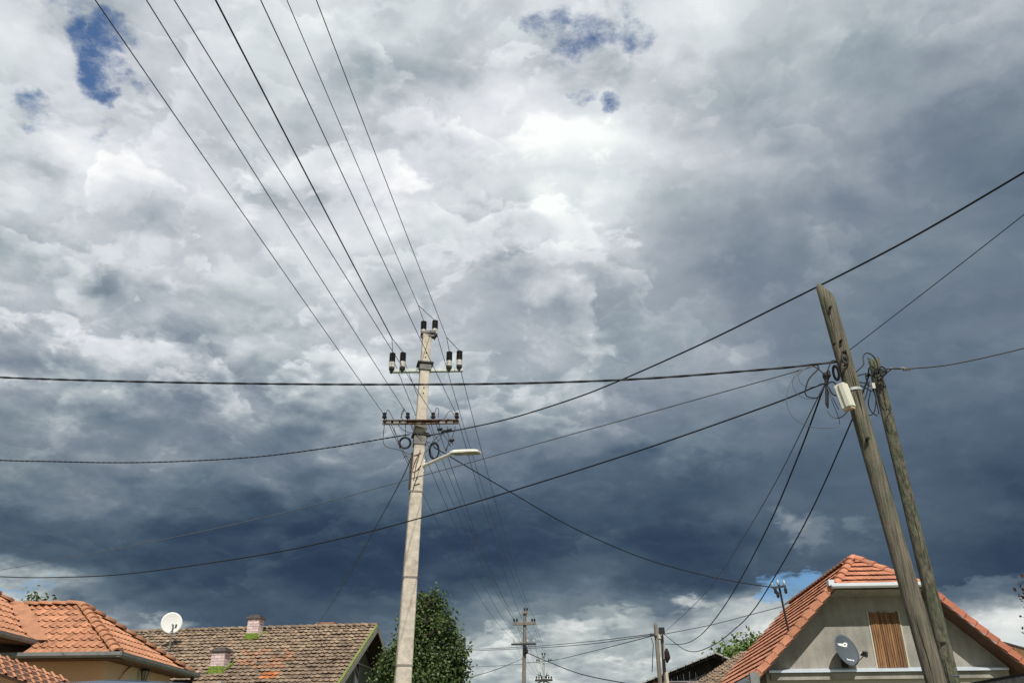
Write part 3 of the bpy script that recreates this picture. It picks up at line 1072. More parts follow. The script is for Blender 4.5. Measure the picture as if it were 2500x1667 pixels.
# ------------------------------------------------------------------ concrete pole
PY = 15.0
ptop, pbot = at(1043, 812, PY), at(983, 1667, PY)
pdir = (ptop - pbot).normalized()
pbase = pbot - pdir * (pbot.z / pdir.z)
cp = thing('utility_pole', 'tapered concrete utility pole with crossarms and black insulators in mid view', 'utility pole', pbase)
th = rad(13)
pX = Vector((math.cos(th), math.sin(th), 0)); pYv = Vector((-math.sin(th), math.cos(th), 0))
pL = (ptop - pbase).length


def ph(y):           # height along pole at photo row y
    d = ray(1050 if y < 900 else 1000, y)
    lo_, hi_ = 0.0, pL
    for _ in range(40):
        md = (lo_ + hi_) / 2
        if proj(pbase + pdir * md)[1] > y:
            lo_ = md
        else:
            hi_ = md
    return (lo_ + hi_) / 2


def pc(y):
    return pbase + pdir * ph(y)


def phw(s_):
    return 0.152 + (0.082 - 0.152) * s_ / pL


b = MB(); prof = []
secs = [0, pL * .25, pL * .5, pL * .75, pL]
for s_ in secs:
    w_ = phw(s_); ch_ = w_ * .13
    ring = [(-w_ + ch_, -w_), (w_ - ch_, -w_), (w_, -w_ + ch_), (w_, w_ - ch_), (w_ - ch_, w_), (-w_ + ch_, w_), (-w_, w_ - ch_), (-w_, -w_ + ch_)]
    b.v += [pbase + pdir * s_ + pX * x + pYv * y for x, y in ring]
for i in range(len(secs) - 1):
    for k in range(8):
        b.f.append((i * 8 + k, i * 8 + (k + 1) % 8, i * 8 + 8 + (k + 1) % 8, i * 8 + 8 + k))
b.f.append(tuple(range(32, 40)))
b.build('pole_shaft', M['concrete'], cp)
for yy, hh in ((1203, .03), (1411, .03), (1625, .03)):
    s_ = ph(yy); w_ = phw(s_) + .006
    MB().box(pbase + pdir * s_, (2 * w_, 2 * w_, hh), pX, pYv, pdir).build('steel_band', M['strap'], cp)
for yy in (1085, 1072):
    s_ = ph(yy); w_ = phw(s_) + .012
MB().box(pc(1078), (2 * phw(ph(1078)) + .03, 2 * phw(ph(1078)) + .03, .16), pX, pYv, pdir).build('clamp', M['steel_grey'], cp)
MB().box(pc(1063), (2 * phw(ph(1063)) + .10, 2 * phw(ph(1063)) + .08, .035), pX, pYv, pdir).build('clamp', M['dark_metal'], cp)
MB().box(pc(1040), (2 * phw(ph(1040)) + .03, 2 * phw(ph(1040)) + .03, .15), pX, pYv, pdir).build('clamp', M['steel_grey'], cp)
MB().box(pc(900), (2 * phw(ph(900)) + .05, 2 * phw(ph(900)) + .05, .11), pX, pYv, pdir).build('clamp', M['steel_grey'], cp)
MB().box(pc(890), (2 * phw(ph(890)) + .13, 2 * phw(ph(890)) + .10, .03), pX, pYv, pdir).build('clamp', M['dark_metal'], cp)
fr_ = lambda y: pc(y) - pYv * (phw(ph(y)))
for yy, dx in ((866, .0), (877, -.01), (951, 0), (964, .0), (1150, .01), (1172, -.01)):
    p = fr_(yy) + pX * dx
    b = MB(); b.tube([p + pYv * .01, p - pYv * .006], .013, 8); b.build('bolt_hole', M['crack'], cp)
# cables stapled down the face of the shaft
for k, pts in enumerate(([(1026, 1098), (1020, 1112), (1013, 1128), (1006, 1150)], [(1024, 1108), (1015, 1140), (1010, 1172)], [(1018, 1165), (1012, 1182), (1007, 1200)], [(1008, 1152), (1018, 1148), (1028, 1135)],
                         [(1010, 1184), (1018, 1182), (1024, 1180)], [(1010, 1112), (1018, 1110), (1028, 1105)])):
    fp = pc(1120) - pYv * (phw(ph(1120)) + .004)
    nn_ = pYv
    path = catmull([onplane(x, y, fp, nn_) for x, y in pts], 6)
    MB().tube(path, .009, 5).build('stapled_cable', M['rust'], cp)


def ins_mv(foot, H=0.36, up=UP, tilt=None):
    r0 = 0.056
    pr = [(H * .47, r0 * .8)]
    z = H * .50
    while z < H * .94:
        pr += [(z, r0 * .78), (z + H * .035, r0 * 1.05), (z + H * .06, r0 * 1.05), (z + H * .085, r0 * .78)]
        z += H * .088
    pr += [(H * .96, r0 * .7), (H * 1.0, r0 * .55), (H * 1.03, r0 * .2)]
    i_ = MB().lathe(foot, pr, 14, up).build('insulator', M['black'], cp, smooth=False)
    MB().lathe(foot, [(H * .21, r0 * .95), (H * .36, r0 * 1.0), (H * .37, r0 * .8), (H * .39, r0 * .95), (H * .50, r0 * .92)], 14, up).build('porcelain_collar', M['porcelain'], i_)
    MB().lathe(foot, [(-.05, .015), (-.01, .02), (-.005, r0 * .6), (H * .07, r0 * .62), (H * .08, r0 * 1.0), (H * .20, r0 * 1.0), (H * .205, r0 * .8)], 12, up).build('pin', M['dark_metal'], i_)
    return i_


# upper bracket with two insulators
ta_, tb_ = at(1030, 815, PY - .02), at(1062, 813, PY - .02)
b = MB(); b.bar(ta_ - pX * .02, tb_ + pX * .02, .16, .05); b.bar(ta_ - UP * .08, tb_ - UP * .08, .12, .03)
b.build('top_bracket', M['steel_grey'], cp)
TOPI = [ins_mv(at(1033, 826, PY - .03)), ins_mv(at(1061, 824, PY - .03))]
top_tip = [at(1033, 826, PY - .03) + UP * .37, at(1061, 824, PY - .03) + UP * .37]
# medium voltage crossarm
ma, mb = at(951, 904, PY - .05), at(1130, 901, PY - .05)
md_ = (mb - ma).normalized(); mo_ = Vector((-md_.y, md_.x, 0)).normalized()
b = MB()
b.bar(ma, mb, .012, .06); b.bar(ma - UP * .03 + mo_ * .03, mb - UP * .03 + mo_ * .03, .07, .010)
b.build('crossarm', M['galv'], cp)
mv_tip = []
for x, y in ((956, 906), (982, 905), (1096, 903), (1121, 901)):
    f_ = at(x, y, PY - .05) + UP * .0
    ins_mv(f_, .37)
    mv_tip.append(f_ + UP * .385)
# low voltage crossarm (rusty channel)
la, lb = at(934, 1031, PY - .22), at(1119, 1029, PY - .22)
ld_ = (lb - la).normalized(); lo_v = Vector((-ld_.y, ld_.x, 0)).normalized()
b = MB()
b.bar(la + UP * .035, lb + UP * .035, .05, .012); b.bar(la - UP * .035, lb - UP * .035, .05, .012); b.bar(la + lo_v * .02, lb + lo_v * .02, .008, .075)
b.build('crossarm', M['rust'], cp)
lvx = []
for x in (938, 995, 1057, 1115):
    f_ = at(x, 1027, PY - .22) + UP * .02
    pr = [(0, .012), (.03, .014), (.035, .040), (.06, .046), (.085, .030), (.095, .030), (.12, .042), (.135, .025), (.15, .01)]
    MB().lathe(f_, pr, 10).build('line_insulator', M['black'], cp)
    lvx.append(f_ + UP * .09)
for x in (948, 967, 985, 1080, 1099):
    p = at(x, 1031, PY - .245)
    MB().bar(p - ld_ * .05, p + ld_ * .05, .006, .045).build('arm_plate', M['steel_grey'], cp)

# jumper wires round the crossarms
JW = [[(942, 1015), (945, 1002), (950, 1003), (962, 1026), (968, 1034)], [(978, 1020), (988, 997), (980, 1010), (983, 1030), (976, 1028)],
      [(1060, 1012), (1066, 996), (1071, 1000), (1070, 1018)], [(1083, 1024), (1096, 1005), (1104, 1006), (1110, 1015)],
      [(972, 1036), (982, 1048), (998, 1055), (1012, 1058)], [(955, 1036), (968, 1065), (985, 1100), (1003, 1135)],
      [(938, 1036), (938, 1085), (975, 1098), (1004, 1110)], [(1002, 1035), (1008, 1050), (1015, 1056), (1030, 1070)],
      [(1053, 1036), (1060, 1060), (1070, 1075)], [(1072, 1036), (1075, 1050), (1090, 1070), (1100, 1090)],
      [(1092, 1040), (1092, 1055), (1096, 1070), (1090, 1100)], [(1112, 1040), (1106, 1062), (1103, 1072), (1105, 1085)],
      [(1055, 1078), (1072, 1062), (1080, 1058)], [(1037, 1105), (1050, 1092), (1072, 1075), (1078, 1060)],
      [(962, 1043), (963, 1050), (972, 1075), (976, 1095)], [(1040, 1076), (1052, 1082), (1062, 1090)], [(990, 1036), (990, 1066)],
      [(1107, 1074), (1092, 1090), (1088, 1100)], [(1001, 1118), (992, 1112), (985, 1118)]]
for pts in JW:
    path = catmull([at(x, y, PY - .2 + .02 * k) for k, (x, y) in enumerate(pts)], 6)
    MB().tube(path, .0065, 5).build('jumper_wire', M['wire'], cp, smooth=True)
for x, y in ((1085, 1053), (1097, 1050), (1103, 1075), (1074, 1048), (1046, 1063)):
    c = at(x, y, PY - .2)
    b = MB(); b.tube([c - Vector((.05, 0, .01)), c - Vector((.02, 0, 0)), c + Vector((.02, 0, .005)), c + Vector((.05, 0, .012))], [.012, .034, .034, .012], 8)
    b.build('wire_clamp', M['black'], cp)
# side conduit on the left edge
b = MB(); b.tube([pc(1105) - pX * (phw(ph(1105)) + .02), pc(1140) - pX * (phw(ph(1140)) + .025), pc(1195) - pX * (phw(ph(1195)) + .02)], .018, 6)
b.build('conduit', M['dark_metal'], cp)


def coil(name, label, x, y, rx, Y, turns, r, m=M['cable'], ry=None, grp=None):
    c = at(x, y, Y)
    k = (c - EYE).length / math.sqrt(1 + ((x - 1250) / F) ** 2 + ((y - 833.5) / F) ** 2) / F
    b = MB()
    vw = (EYE - c).normalized(); X = vw.cross(UP).normalized() * -1; Yv = vw.cross(X).normalized()
    pts = []
    N = int(20 * turns)
    for i in range(N + 1):
        a = 2 * math.pi * i / 20 + .7
        rr = 1 + .07 * math.sin(a * .37 + x) + .05 * rnd.uniform(-1, 1) * (1 if i % 5 == 0 else 0)
        pts.append(c + (X * math.cos(a) * rx * k + Yv * math.sin(a) * (ry or rx) * k) * rr + vw * (.012 * i / 20))
    b.tube(pts, r, 6)
    return tag(b.build(name, m, None, smooth=True, fix=False), label, 'cable coil', grp)


coil('cable_coil', 'black cable coiled in a ring at the left of the concrete pole', 989, 1081, 13, PY - .1, 3.2, .014)
coil('cable_coil', 'tall black loop of slack cable at the right of the concrete pole', 1060, 1100, 11, PY - .1, 2.4, .013, ry=19)

# street lamp on the pole
sa = at(1033, 1137, PY - .05); sb = at(1104, 1106, PY - 1.0)
stl = thing('street_lamp', 'white street lamp on a slanting arm fixed to the concrete pole', 'street lamp', sa)
b = MB(); b.tube(catmull([sa, sa.lerp(sb, .55), sb]), .028, 10); b.box(sa, (.06, .06, .22), pX, pYv, UP)
b.build('lamp_arm', M['lampwhite'], stl)
se = at(1170, 1103, PY - 1.3)
hd = (se - sb).normalized(); hs = Vector((-hd.y, hd.x, 0)).normalized(); hu = hd.cross(hs)
b = MB(); Lh = (se - sb).length
st_ = [(-.02, .045, .035), (.06, .080, .048), (.4 * Lh, .092, .048), (.8 * Lh, .095, .042), (.97 * Lh, .085, .034), (Lh, .06, .02)]
for t, w_, h_ in st_:
    c = sb + hd * t
    for x, z in ((-1, -.35), (-1, .2), (-.6, .9), (.6, .9), (1, .2), (1, -.35)):
        b.v.append(c + hs * w_ * x + hu * h_ * z)
for i in range(len(st_) - 1):
    for k in range(6):
        b.f.append((i * 6 + k, i * 6 + (k + 1) % 6, i * 6 + 6 + (k + 1) % 6, i * 6 + 6 + k))
b.f.append(tuple(range(6))); b.f.append(tuple(range(30, 36)))
b.build('lamp_head', M['lampwhite'], stl)
b = MB(); c0_, c1_ = sb + hd * Lh * .45, sb + hd * Lh * .94
b.box((c0_ + c1_) / 2 - hu * .012, ((c1_ - c0_).length, .145, .03), hd, hs, hu); b.build('lamp_cover', M['lampglass'], stl)
b = MB(); b.box(sb + hd * Lh * .2 - hu * .016, (.3 * Lh, .125, .02), hd, hs, hu); b.build('gear_cover', mat('lamp_gear_tray', (.34, .31, .25), .6, .1, 5), stl)

# ------------------------------------------------------------------ distant poles


def line_pole(px, ptop_y, Y, label, m, arms, top_dy, hw, ins_r, group=None, ins_m=None):
    tp = at(px[0], ptop_y, Y); bp = at(px[1], 1667, Y)
    d = (tp - bp).normalized(); base = bp - d * (bp.z / d.z)
    root = thing('utility_pole', label, 'utility pole', base, group)
    MB().tube([base, tp], [hw * 1.5, hw], 10).build('pole_shaft', m, root)
    tips = []
    for (x0, x1, y0, thick, ins, mm) in arms:
        a_, b_ = at(x0, y0, Y - .1), at(x1, y0 - 1, Y - .1)
        MB().bar(a_, b_, thick, thick).build('crossarm', mm, root)
        for xi in ins:
            p = at(xi, y0, Y - .1) + UP * thick / 2
            MB().lathe(p, [(0, ins_r * .3), (ins_r * 1.2, ins_r * .4), (ins_r * 1.3, ins_r), (ins_r * 3, ins_r * 1.1), (ins_r * 4, ins_r * .6), (ins_r * 4.2, ins_r * .1)], 8).build('insulator', ins_m if (ins_m and y0 > ptop_y + 60) else M['black'], root)
            tips.append(p + UP * ins_r * 4)
    return root, tips


fp, ftip = line_pole((1281.5, 1279), 1497, 48, 'grey line pole with dark insulators beyond the concrete pole', M['greywood'],
                     [(1274, 1290, 1495, .12, (1281, 1287), M['greywood']), (1252, 1308, 1522, .14, (1255, 1262, 1299, 1305), M['greywood']), (1248, 1309, 1572, .09, (1255, 1270, 1288, 1303), M['dark_metal'])], 0, .085, .05, ins_m=M['porcelain'])
fq, ftip2 = line_pole((1327, 1328), 1602, 76, 'farthest line pole with thin pale lattice bracket low over the horizon', M['galv'],
                      [(1323, 1331, 1602, .12, (1324, 1330), M['steel_grey']), (1308, 1347, 1617, .10, (1311, 1316, 1340, 1345), M['galv']), (1306, 1349, 1660, .16, (1310, 1316, 1322, 1334, 1340, 1346), M['dark_metal'])], 0, .085, .06)
b = MB()
for sx in (-1, 1):
    b.tube([at(1327, 1652, 76), at(1327 + sx * 14, 1646, 76)], .04, 5); b.tube([at(1327, 1660, 76), at(1327 + sx * 18, 1668, 76)], .05, 5); b.tube([at(1327, 1666, 76), at(1327 + sx * 9, 1640, 76)], .035, 5)
b.build('brace', M['dark_metal'], fq)
for x, y in ((1282, 1583), (1284, 1590)):
    c = at(x, y, 47.8); MB().lathe(c - UP * .12, [(0, .05), (.08, .12), (.2, .12), (.28, .05)], 8).build('cable_joint', M['black'], fp)

# ------------------------------------------------------------------ overhead line wires
LINE = 'wires of the overhead line along the street'


def over(tipA, px0, label, m, r, sagM=.15, junc=None):
    """wire from a tip on the pole towards the camera, passing the pixel (px0, 0) overhead."""
    A = Vector(tipA)
    Mid = atz(px0, 0, A.z - sagM)
    d = Mid - A; d.z = 0
    B = A + d.normalized() * 34
    B.z = A.z + .2
    t = d.length / 34
    s_ = (A.z * (1 - t) + B.z * t - Mid.z) / (4 * t * (1 - t))
    return wire('line_wire', label, 'wire', span(A, B, s_, 40), r, m, LINE)


WN = 'thin wire '
over(lvx[0], 232, 'outermost left overhead wire ending on the rusty crossarm end', M['wire'], .0050)
over(lvx[1], 357, 'overhead wire ending on the second insulator of the rusty crossarm', M['wire'], .0050)
over(lvx[2], 425, 'overhead wire ending just right of the shaft on the rusty crossarm', M['wire'], .0050)
over(lvx[3], 636, 'overhead wire passing behind the pole top to the right rusty crossarm end', M['wire'], .0050)
# phase wires split in a Y above each pair of insulators


def split(tips, jx, jy, px0, label, m, r):
    J = at(jx, jy, (tips[0].y + tips[1].y) / 2 - 1.15)
    for k, t_ in enumerate(tips):
        wire('tie_wire', '%s tie wire from the %s insulator to the split in the upper wire' % (label.split(' ')[0], 'left' if k == 0 else 'right'), 'wire', [J, t_], .006, M['wire'], LINE)
    Mid = atz(px0, 0, J.z - .12)
    d = Mid - J; d.z = 0
    B = J + d.normalized() * 34; B.z = J.z + .25
    t = d.length / 34
    s_ = (J.z * (1 - t) + B.z * t - Mid.z) / (4 * t * (1 - t))
    wire('line_wire', label, 'wire', span(J, B, s_, 40), r, m, LINE)


split(mv_tip[:2], 957, 826, 526, 'thick upper wire splitting above the left insulator pair', M['cable'], .0092)
split(top_tip, 1021, 745, 700, 'upper wire splitting above the pole top insulator pair', M['wire'], .0050)
split(mv_tip[2:], 1090, 823, 772, 'rightmost upper wire splitting above the right insulator pair', M['wire'], .0050)

# onward to the next pole
srcs = [mv_tip[0] - UP * .1, mv_tip[1] - UP * .1, top_tip[1] - UP * .15, mv_tip[3] - UP * .3]
dst = [ftip[2], ftip[3], ftip[1], ftip[5]]
names = ['left', 'second', 'top', 'right']
for a_, d_, nm in zip(srcs, dst, names):
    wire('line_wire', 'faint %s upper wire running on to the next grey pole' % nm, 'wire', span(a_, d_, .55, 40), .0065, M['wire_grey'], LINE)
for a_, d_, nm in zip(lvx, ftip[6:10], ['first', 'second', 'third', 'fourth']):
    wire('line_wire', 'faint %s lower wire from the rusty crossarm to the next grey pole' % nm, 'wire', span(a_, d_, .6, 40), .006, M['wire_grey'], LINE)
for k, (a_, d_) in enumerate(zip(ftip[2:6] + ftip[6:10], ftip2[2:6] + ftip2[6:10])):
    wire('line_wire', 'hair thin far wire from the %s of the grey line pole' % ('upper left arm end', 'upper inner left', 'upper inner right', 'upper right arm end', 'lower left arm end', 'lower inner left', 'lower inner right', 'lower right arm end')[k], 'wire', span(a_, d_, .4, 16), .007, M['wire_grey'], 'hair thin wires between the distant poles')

# ------------------------------------------------------------------ right house
K_ = 1.12
psi = -0.047
e = Vector((math.cos(psi), math.sin(psi), 0)); n = Vector((-math.sin(psi), math.cos(psi), 0))
hz = lambda h: (h - 1.5) * K_ + 1.5
O = Vector((8.35 * K_, 20.637 * K_, 0)); HG = hz(5.283); WG = .984 * K_; TP = .955; OV = .55 * K_; KD = 1.357 * K_
ZT = hz(3.5)
HR = HG + WG * TP
Of = O - n * OV
DEP = 8.137 * K_ + .1
rh = thing('gabled_house', 'grey plastered house with orange half hipped roof and boarded attic window', 'house', (O + n * 4)[:])
ZE = hz(3.36)
WE = WG + (HG - ZE) / TP
SL = math.sqrt(1 + TP * TP)
vtop = WE * SL; vg = (WE - WG) * SL
row = 0.30
ft = tile_mesh('roof_tile', 0.30, 0.37, FLAT, 0.052, 0.018, M['tile'])
vl = (e + UP * TP).normalized()
EL = Of - e * WE + UP * ZE
tl = slope_tiles(EL + n * DEP, -n, vl, [(0, 0), (DEP - .16, 0), (DEP - .16, vg), (DEP - KD, vtop), (0, vtop)], 0.30, row, ft, wob=.003, lay=-.045)
hv = (n + UP * (WG * TP / KD)).normalized(); hl = math.sqrt(KD ** 2 + (WG * TP) ** 2)
tl += slope_tiles(Of - e * WG + UP * HG, e, hv, [(0, 0), (2 * WG, 0), (WG, hl)], 0.22, 0.285, tile_mesh('roof_tile', 0.22, 0.33, FLAT, 0.055, 0.018, M['tile']), wob=.003, lay=-.045)
lay_tiles(rh, tl, 'roof_tile', 'roof_tile_field')
b = MB(); dz = UP * -.085
Kp = Of + n * KD + UP * HR; Kb = Of + n * DEP + UP * HR
ER = Of + e * WE + UP * ZE
G1, G2 = Of - e * WG + UP * HG, Of + e * WG + UP * HG
b.prism([EL + dz, G1 + dz, Kp + dz, Kb + dz, EL + n * DEP + dz], UP * -.05)
b.prism([ER + dz, ER + n * DEP + dz, Kb + dz, Kp + dz, G2 + dz], UP * -.05)
b.prism([G1 + dz, G2 + dz, Kp + dz], UP * -.05)
b.build('roof_deck', M['deck'], rh)
ridge_row(rh, G1 - UP * .04 + n * .05, Kp - UP * .06, .115, 6, M['tile'], UP)
ridge_row(rh, G2 - UP * .04 + n * .05, Kp - UP * .06, .115, 6, M['tile'], UP)
ridge_row(rh, Kb - UP * .06, Kp - UP * .06, .105, int((DEP - KD) / .33), M['tile'], UP)
# verge tiles: L-shaped pieces stepping down both gable edges
for sgn in (-1, 1):
    A_ = (G1 if sgn < 0 else G2); dd = (e * sgn - UP * TP).normalized(); nn_ = (e * sgn * TP + UP).normalized()
    kk = int(vg / row)
    proto = None
    for i in range(kk + 1):
        p = A_ + dd * (i + .5) * row + nn_ * .03
        if proto is None:
            bb = MB()
            tl_ = (nn_ + dd * -.0).normalized()
            d2 = (dd + nn_ * .10).normalized(); n2_ = (nn_ - dd * .10).normalized()
            bb.box(p + n * .07 + nn_ * .05, (row * 1.10, .15, .022), d2, n, n2_)
            bb.box(p - n * .012 - nn_ * .015, (row * 1.10, .022, .145), d2, n, n2_)
            proto = bb.build('verge_tile', M['tile_verge'] if sgn > 0 else M['tile'], rh); p0_ = p
        else:
            q = proto.copy(); S.collection.objects.link(q); q.parent = rh; q.location = p - p0_
# gutter on the half hip, with stop ends
gutter(rh, G1 - e * .12 - n * .03 + UP * .0, G2 + e * .12 - n * .03, -n, .13, .105, M['gutter_white'])
for A_, s_ in ((G1, -1), (G2, 1)):
    MB().box(A_ + e * s_ * .12 - n * .06 + UP * .03, (.14, .18, .14), e, n, UP).build('gutter_stop', M['gutter_white'], rh)
gutter(rh, EL - n * .06 + UP * .0, EL + n * DEP, -e, .16, .14, M['gutter_white'])
b = MB(); b.box(EL - n * .05 - e * .08 - UP * .06, (.22, .10, .26), e, n, UP); b.tube([EL - e * .08 - UP * .15 + n * .1, EL - UP * .5 + e * .25 + n * .1, EL + e * .17 + n * .3 - UP * 3], .05, 8)
b.build('downpipe', M['gutter_grey'], rh)
b = MB(); b.prism([O - e * (WG + .25) + UP * (HG - .21), O + e * (WG + .25) + UP * (HG - .21), G2 + e * .1 - UP * .13, G1 - e * .1 - UP * .13], UP * .05)
b.build('soffit', M['plaster'], rh)
# walls
WW = WE - .36
gz = lambda x: HG + (WG - abs(x)) * TP - .10
b = MB()
g0 = Vector((O.x, O.y, 0))
b.prism([g0 - e * WW + UP * ZT, g0 + e * WW + UP * ZT, g0 + e * WW + UP * max(gz(WW), ZT + .02), g0 + e * (WG + .1) + UP * (gz(WG + .1)), g0 - e * (WG + .1) + UP * (gz(WG + .1)), g0 - e * WW + UP * max(gz(WW), ZT + .02)], n * .25)
b.build('gable_wall', M['plaster'], rh)
b = MB(); b.prism([g0 - e * WW, g0 + e * WW, g0 + e * WW + n * (DEP - 1), g0 - e * WW + n * (DEP - 1)], UP * (ZT - .005))
b.build('wall', M['plaster_low'], rh)
b = MB(); LW = WW - .05
b.prism([g0 - e * LW + UP * (ZT + .05), g0 - e * LW - n * .17 + UP * (ZT + .00), g0 - e * LW - n * .17 + UP * (ZT - .055), g0 - e * LW + UP * (ZT - .04)], e * (2 * LW))
b.build('ledge', M['zinc'], rh)
b = MB(); b.prism([g0 - e * (LW - .05) + UP * (ZT - .06), g0 - e * (LW - .05) - n * .09 + UP * (ZT - .06), g0 - e * (LW - .05) - n * .09 + UP * (ZT - .22), g0 - e * (LW - .05) + UP * (ZT - .22)], e * (2 * LW - .1))
b.build('cornice', M['plaster'], rh)
# boarded attic window
wl0, wr0 = onplane(2121, 1492, O, n), onplane(2194, 1491, O, n)
wl1, wr1 = onplane(2143, 1635, O, n), onplane(2213, 1634, O, n)
wh0 = (wl0.z + wr0.z) / 2; wh1 = max((wl1.z + wr1.z) / 2, ZT + .05)
xl = ((wl0 + wl1) / 2 - O).dot(e); xr = ((wr0 + wr1) / 2 - O).dot(e)
NB = 13
for i in range(NB):
    w_ = (xr - xl) / NB
    tpz = wh0 - rnd.uniform(0, .05)
    c = g0 + e * (xl + (i + .5) * w_) - n * (.018 + .006 * (i % 3))
    bb = MB(); bb.box(Vector((c.x, c.y, (tpz + wh1) / 2)), (w_ - .012, .028, tpz - wh1), e, n, UP)
    bb.build('plank', M['board'], rh)
b = MB(); fr0 = g0 - n * .006
for x_ in (xl - .03, xr + .03):
    b.box(Vector((0, 0, (wh0 + wh1) / 2)) + (fr0 + e * x_), (.035, .03, wh0 - wh1), e, n, UP)
b.build('window_frame', M['plaster_low'], rh)

# grey-blue dish on the gable
dc = onplane(2068, 1586, O - n * .42, n)
d2 = thing('satellite_dish', 'blue grey satellite dish with a white emblem on the grey gable', 'satellite dish', onplane(2062, 1618, O, n))
vw_ = (EYE - dc).normalized()
rgt = UP.cross(vw_).normalized(); upp = vw_.cross(rgt)
mi = (rgt * .927 + upp * .375).normalized()
axd = vw_ * math.cos(rad(54)) + mi * math.sin(rad(54))
maj = axd.cross(vw_).normalized()
maj = maj if maj.z > 0 else -maj
zc = -(ROT.transposed() @ (dc - EYE)).z
Rd = 38.5 / F * zc
X_, Y_ = dish(d2, dc, axd, Rd, .075, M['dish_dark'], upv=maj)
# Y_ is the long direction up-left, X_ across
sgx = 1 if X_.dot(rgt) > 0 else -1
Xr = X_ * sgx


def on_dish(a, c):      # a across (right), c along the long axis, in radii
    r2 = a * a + c * c
    return dc + Xr * a * Rd + Y_ * c * Rd - axd * (.075 * (1 - r2)) + axd * .006


def patch(poly, name, m):
    b = MB(); b.prism([on_dish(a, c) for a, c in poly], axd * .003); return b.build(name, m, d2)


# white emblem: a ragged tail that runs into a ring
def ring_patch(cx, cy, rx, ry, ix, iy, n_=14):
    b = MB()
    for i in range(n_):
        t0, t1 = 2 * math.pi * i / n_, 2 * math.pi * (i + 1) / n_
        P_ = lambda t, a, c: on_dish(cx + math.cos(t) * a, cy + math.sin(t) * c)
        b.prism([P_(t0, rx, ry), P_(t1, rx, ry), P_(t1, ix, iy), P_(t0, ix, iy)], axd * .003)
    return b


b = ring_patch(.27, .33, .23, .13, .09, .05)
b.prism([on_dish(-.44, .62), on_dish(-.28, .52), on_dish(-.2, .55), on_dish(.10, .44), on_dish(.08, .27), on_dish(-.15, .36), on_dish(-.40, .45)], axd * .003)
b.prism([on_dish(.20, .22), on_dish(.34, .16), on_dish(.42, .26), on_dish(.30, .3)], axd * .003)
b.build('emblem', M['print'], d2)
b = MB()
for i, (t, wd_) in enumerate(((0, .10), (.2, .05), (.36, .10), (.6, .05), (.78, .10))):
    a, c = -.35 + .55 * t, -.47 - .25 * t
    b.prism([on_dish(a, c + .05), on_dish(a + wd_, c + .02), on_dish(a + wd_, c - .06), on_dish(a + wd_ * .5, c - .08), on_dish(a, c - .03)], axd * .003)
b.build('lettering', M['print'], d2)
lnb = onplane(2111, 1598, O - n * .75, n)
b = MB(); b.tube([dc - Y_ * Rd * .93, lnb], .012, 6); b.build('feed_arm', M['steel_grey'], d2)
b = MB(); hv_ = (dc - lnb).normalized(); b.tube([lnb - hv_ * .06, lnb, lnb + hv_ * .08], [.05, .045, .04], 10); b.tube([lnb - hv_ * .02 + UP * .08 - e * .05, lnb - hv_ * .02 + UP * .06 + e * .06], .035, 8)
b.build('feed_horn', M['black'], d2)
b = MB(); b.lathe(lnb + hv_ * .08, [(0, .042), (.03, .042), (.032, .001)], 10, hv_); b.build('horn_cap', M['porcelain'], d2)
bk = onplane(2062, 1618, O, n)
b = MB(); b.tube([dc - axd * .09, dc - axd * .2 - UP * .12, bk], .024, 8); b.box(bk - n * .01, (.16, .03, .2), e, n, UP); b.tube([dc - axd * .08 - Y_ * .2, dc - axd * .2 - UP * .12], .014, 6)
b.build('wall_bracket', M['dark_metal'], d2)

# service mast through the roof
nl = (-e * TP + UP).normalized()
mf = onplane(1928, 1552, EL, nl); 
mt_ = at(1900, 1421, mf.y - .25)
sm = thing('roof_mast', 'rusty service mast with white insulators on the orange roof edge', 'service mast', mf)
b = MB(); b.tube([mf - UP * .06, mt_], .028, 8); b.build('mast', M['dark_metal'], sm)
b = MB(); b.lathe(mf - UP * .02, [(0, .09), (.05, .07), (.12, .04)], 10); b.build('mast_collar', M['galv'], sm)
ca, cb_ = at(1886, 1434, mf.y - .3), at(1918, 1430, mf.y - .3)
b = MB(); b.bar(ca, cb_, .04, .05); b.build('crossarm', M['dark_metal'], sm)
for x, y in ((1884, 1426), (1899, 1421), (1914, 1422)):
    p = at(x, y, mf.y - .3)
    MB().lathe(p - UP * .06, [(0, .02), (.03, .030), (.07, .034), (.10, .022), (.13, .01)], 10).build('insulator', M['galv'], sm)
for x, y in ((1918, 1440), (1899, 1450), (1893, 1440)):
    p = at(x, y, mf.y - .3)
    MB().lathe(p - UP * .09, [(0, .015), (.03, .04), (.12, .04), (.17, .015)], 8).build('hanger', M['black'], sm)

# rear wing of the right house: dark edged brown roof that shows past the right verge
rwp = [at(2452, 1572, 34), at(2640, 1625, 34), at(2660, 1668, 33), at(2478, 1602, 33)]
rw = thing('rear_wing', 'brown boarded rear roof edge showing beyond the right verge of the grey house', 'roof', (rwp[1].x, 34.5, 0))
b = MB(); b.prism([rwp[0] + UP * .10, rwp[1] + UP * .10, rwp[1], rwp[0]], n * 3.0); b.build('roof', M['barn_dark'], rw)
b = MB(); b.prism([rwp[0] - UP * .01, rwp[1] - UP * .01, rwp[1] - UP * .55 , rwp[0] - UP * .55 + e * .4], n * .1); b.build('gable_board', M['board'], rw)
b = MB(); b.prism([Vector((rwp[0].x + .5, 34.6, 0)), Vector((rwp[1].x, 34.6, 0)), Vector((rwp[1].x, 36.6, 0)), Vector((rwp[0].x + .5, 36.6, 0))], UP * 4.2); b.build('wall', M['plaster'], rw)

# ------------------------------------------------------------------ wooden poles on the right


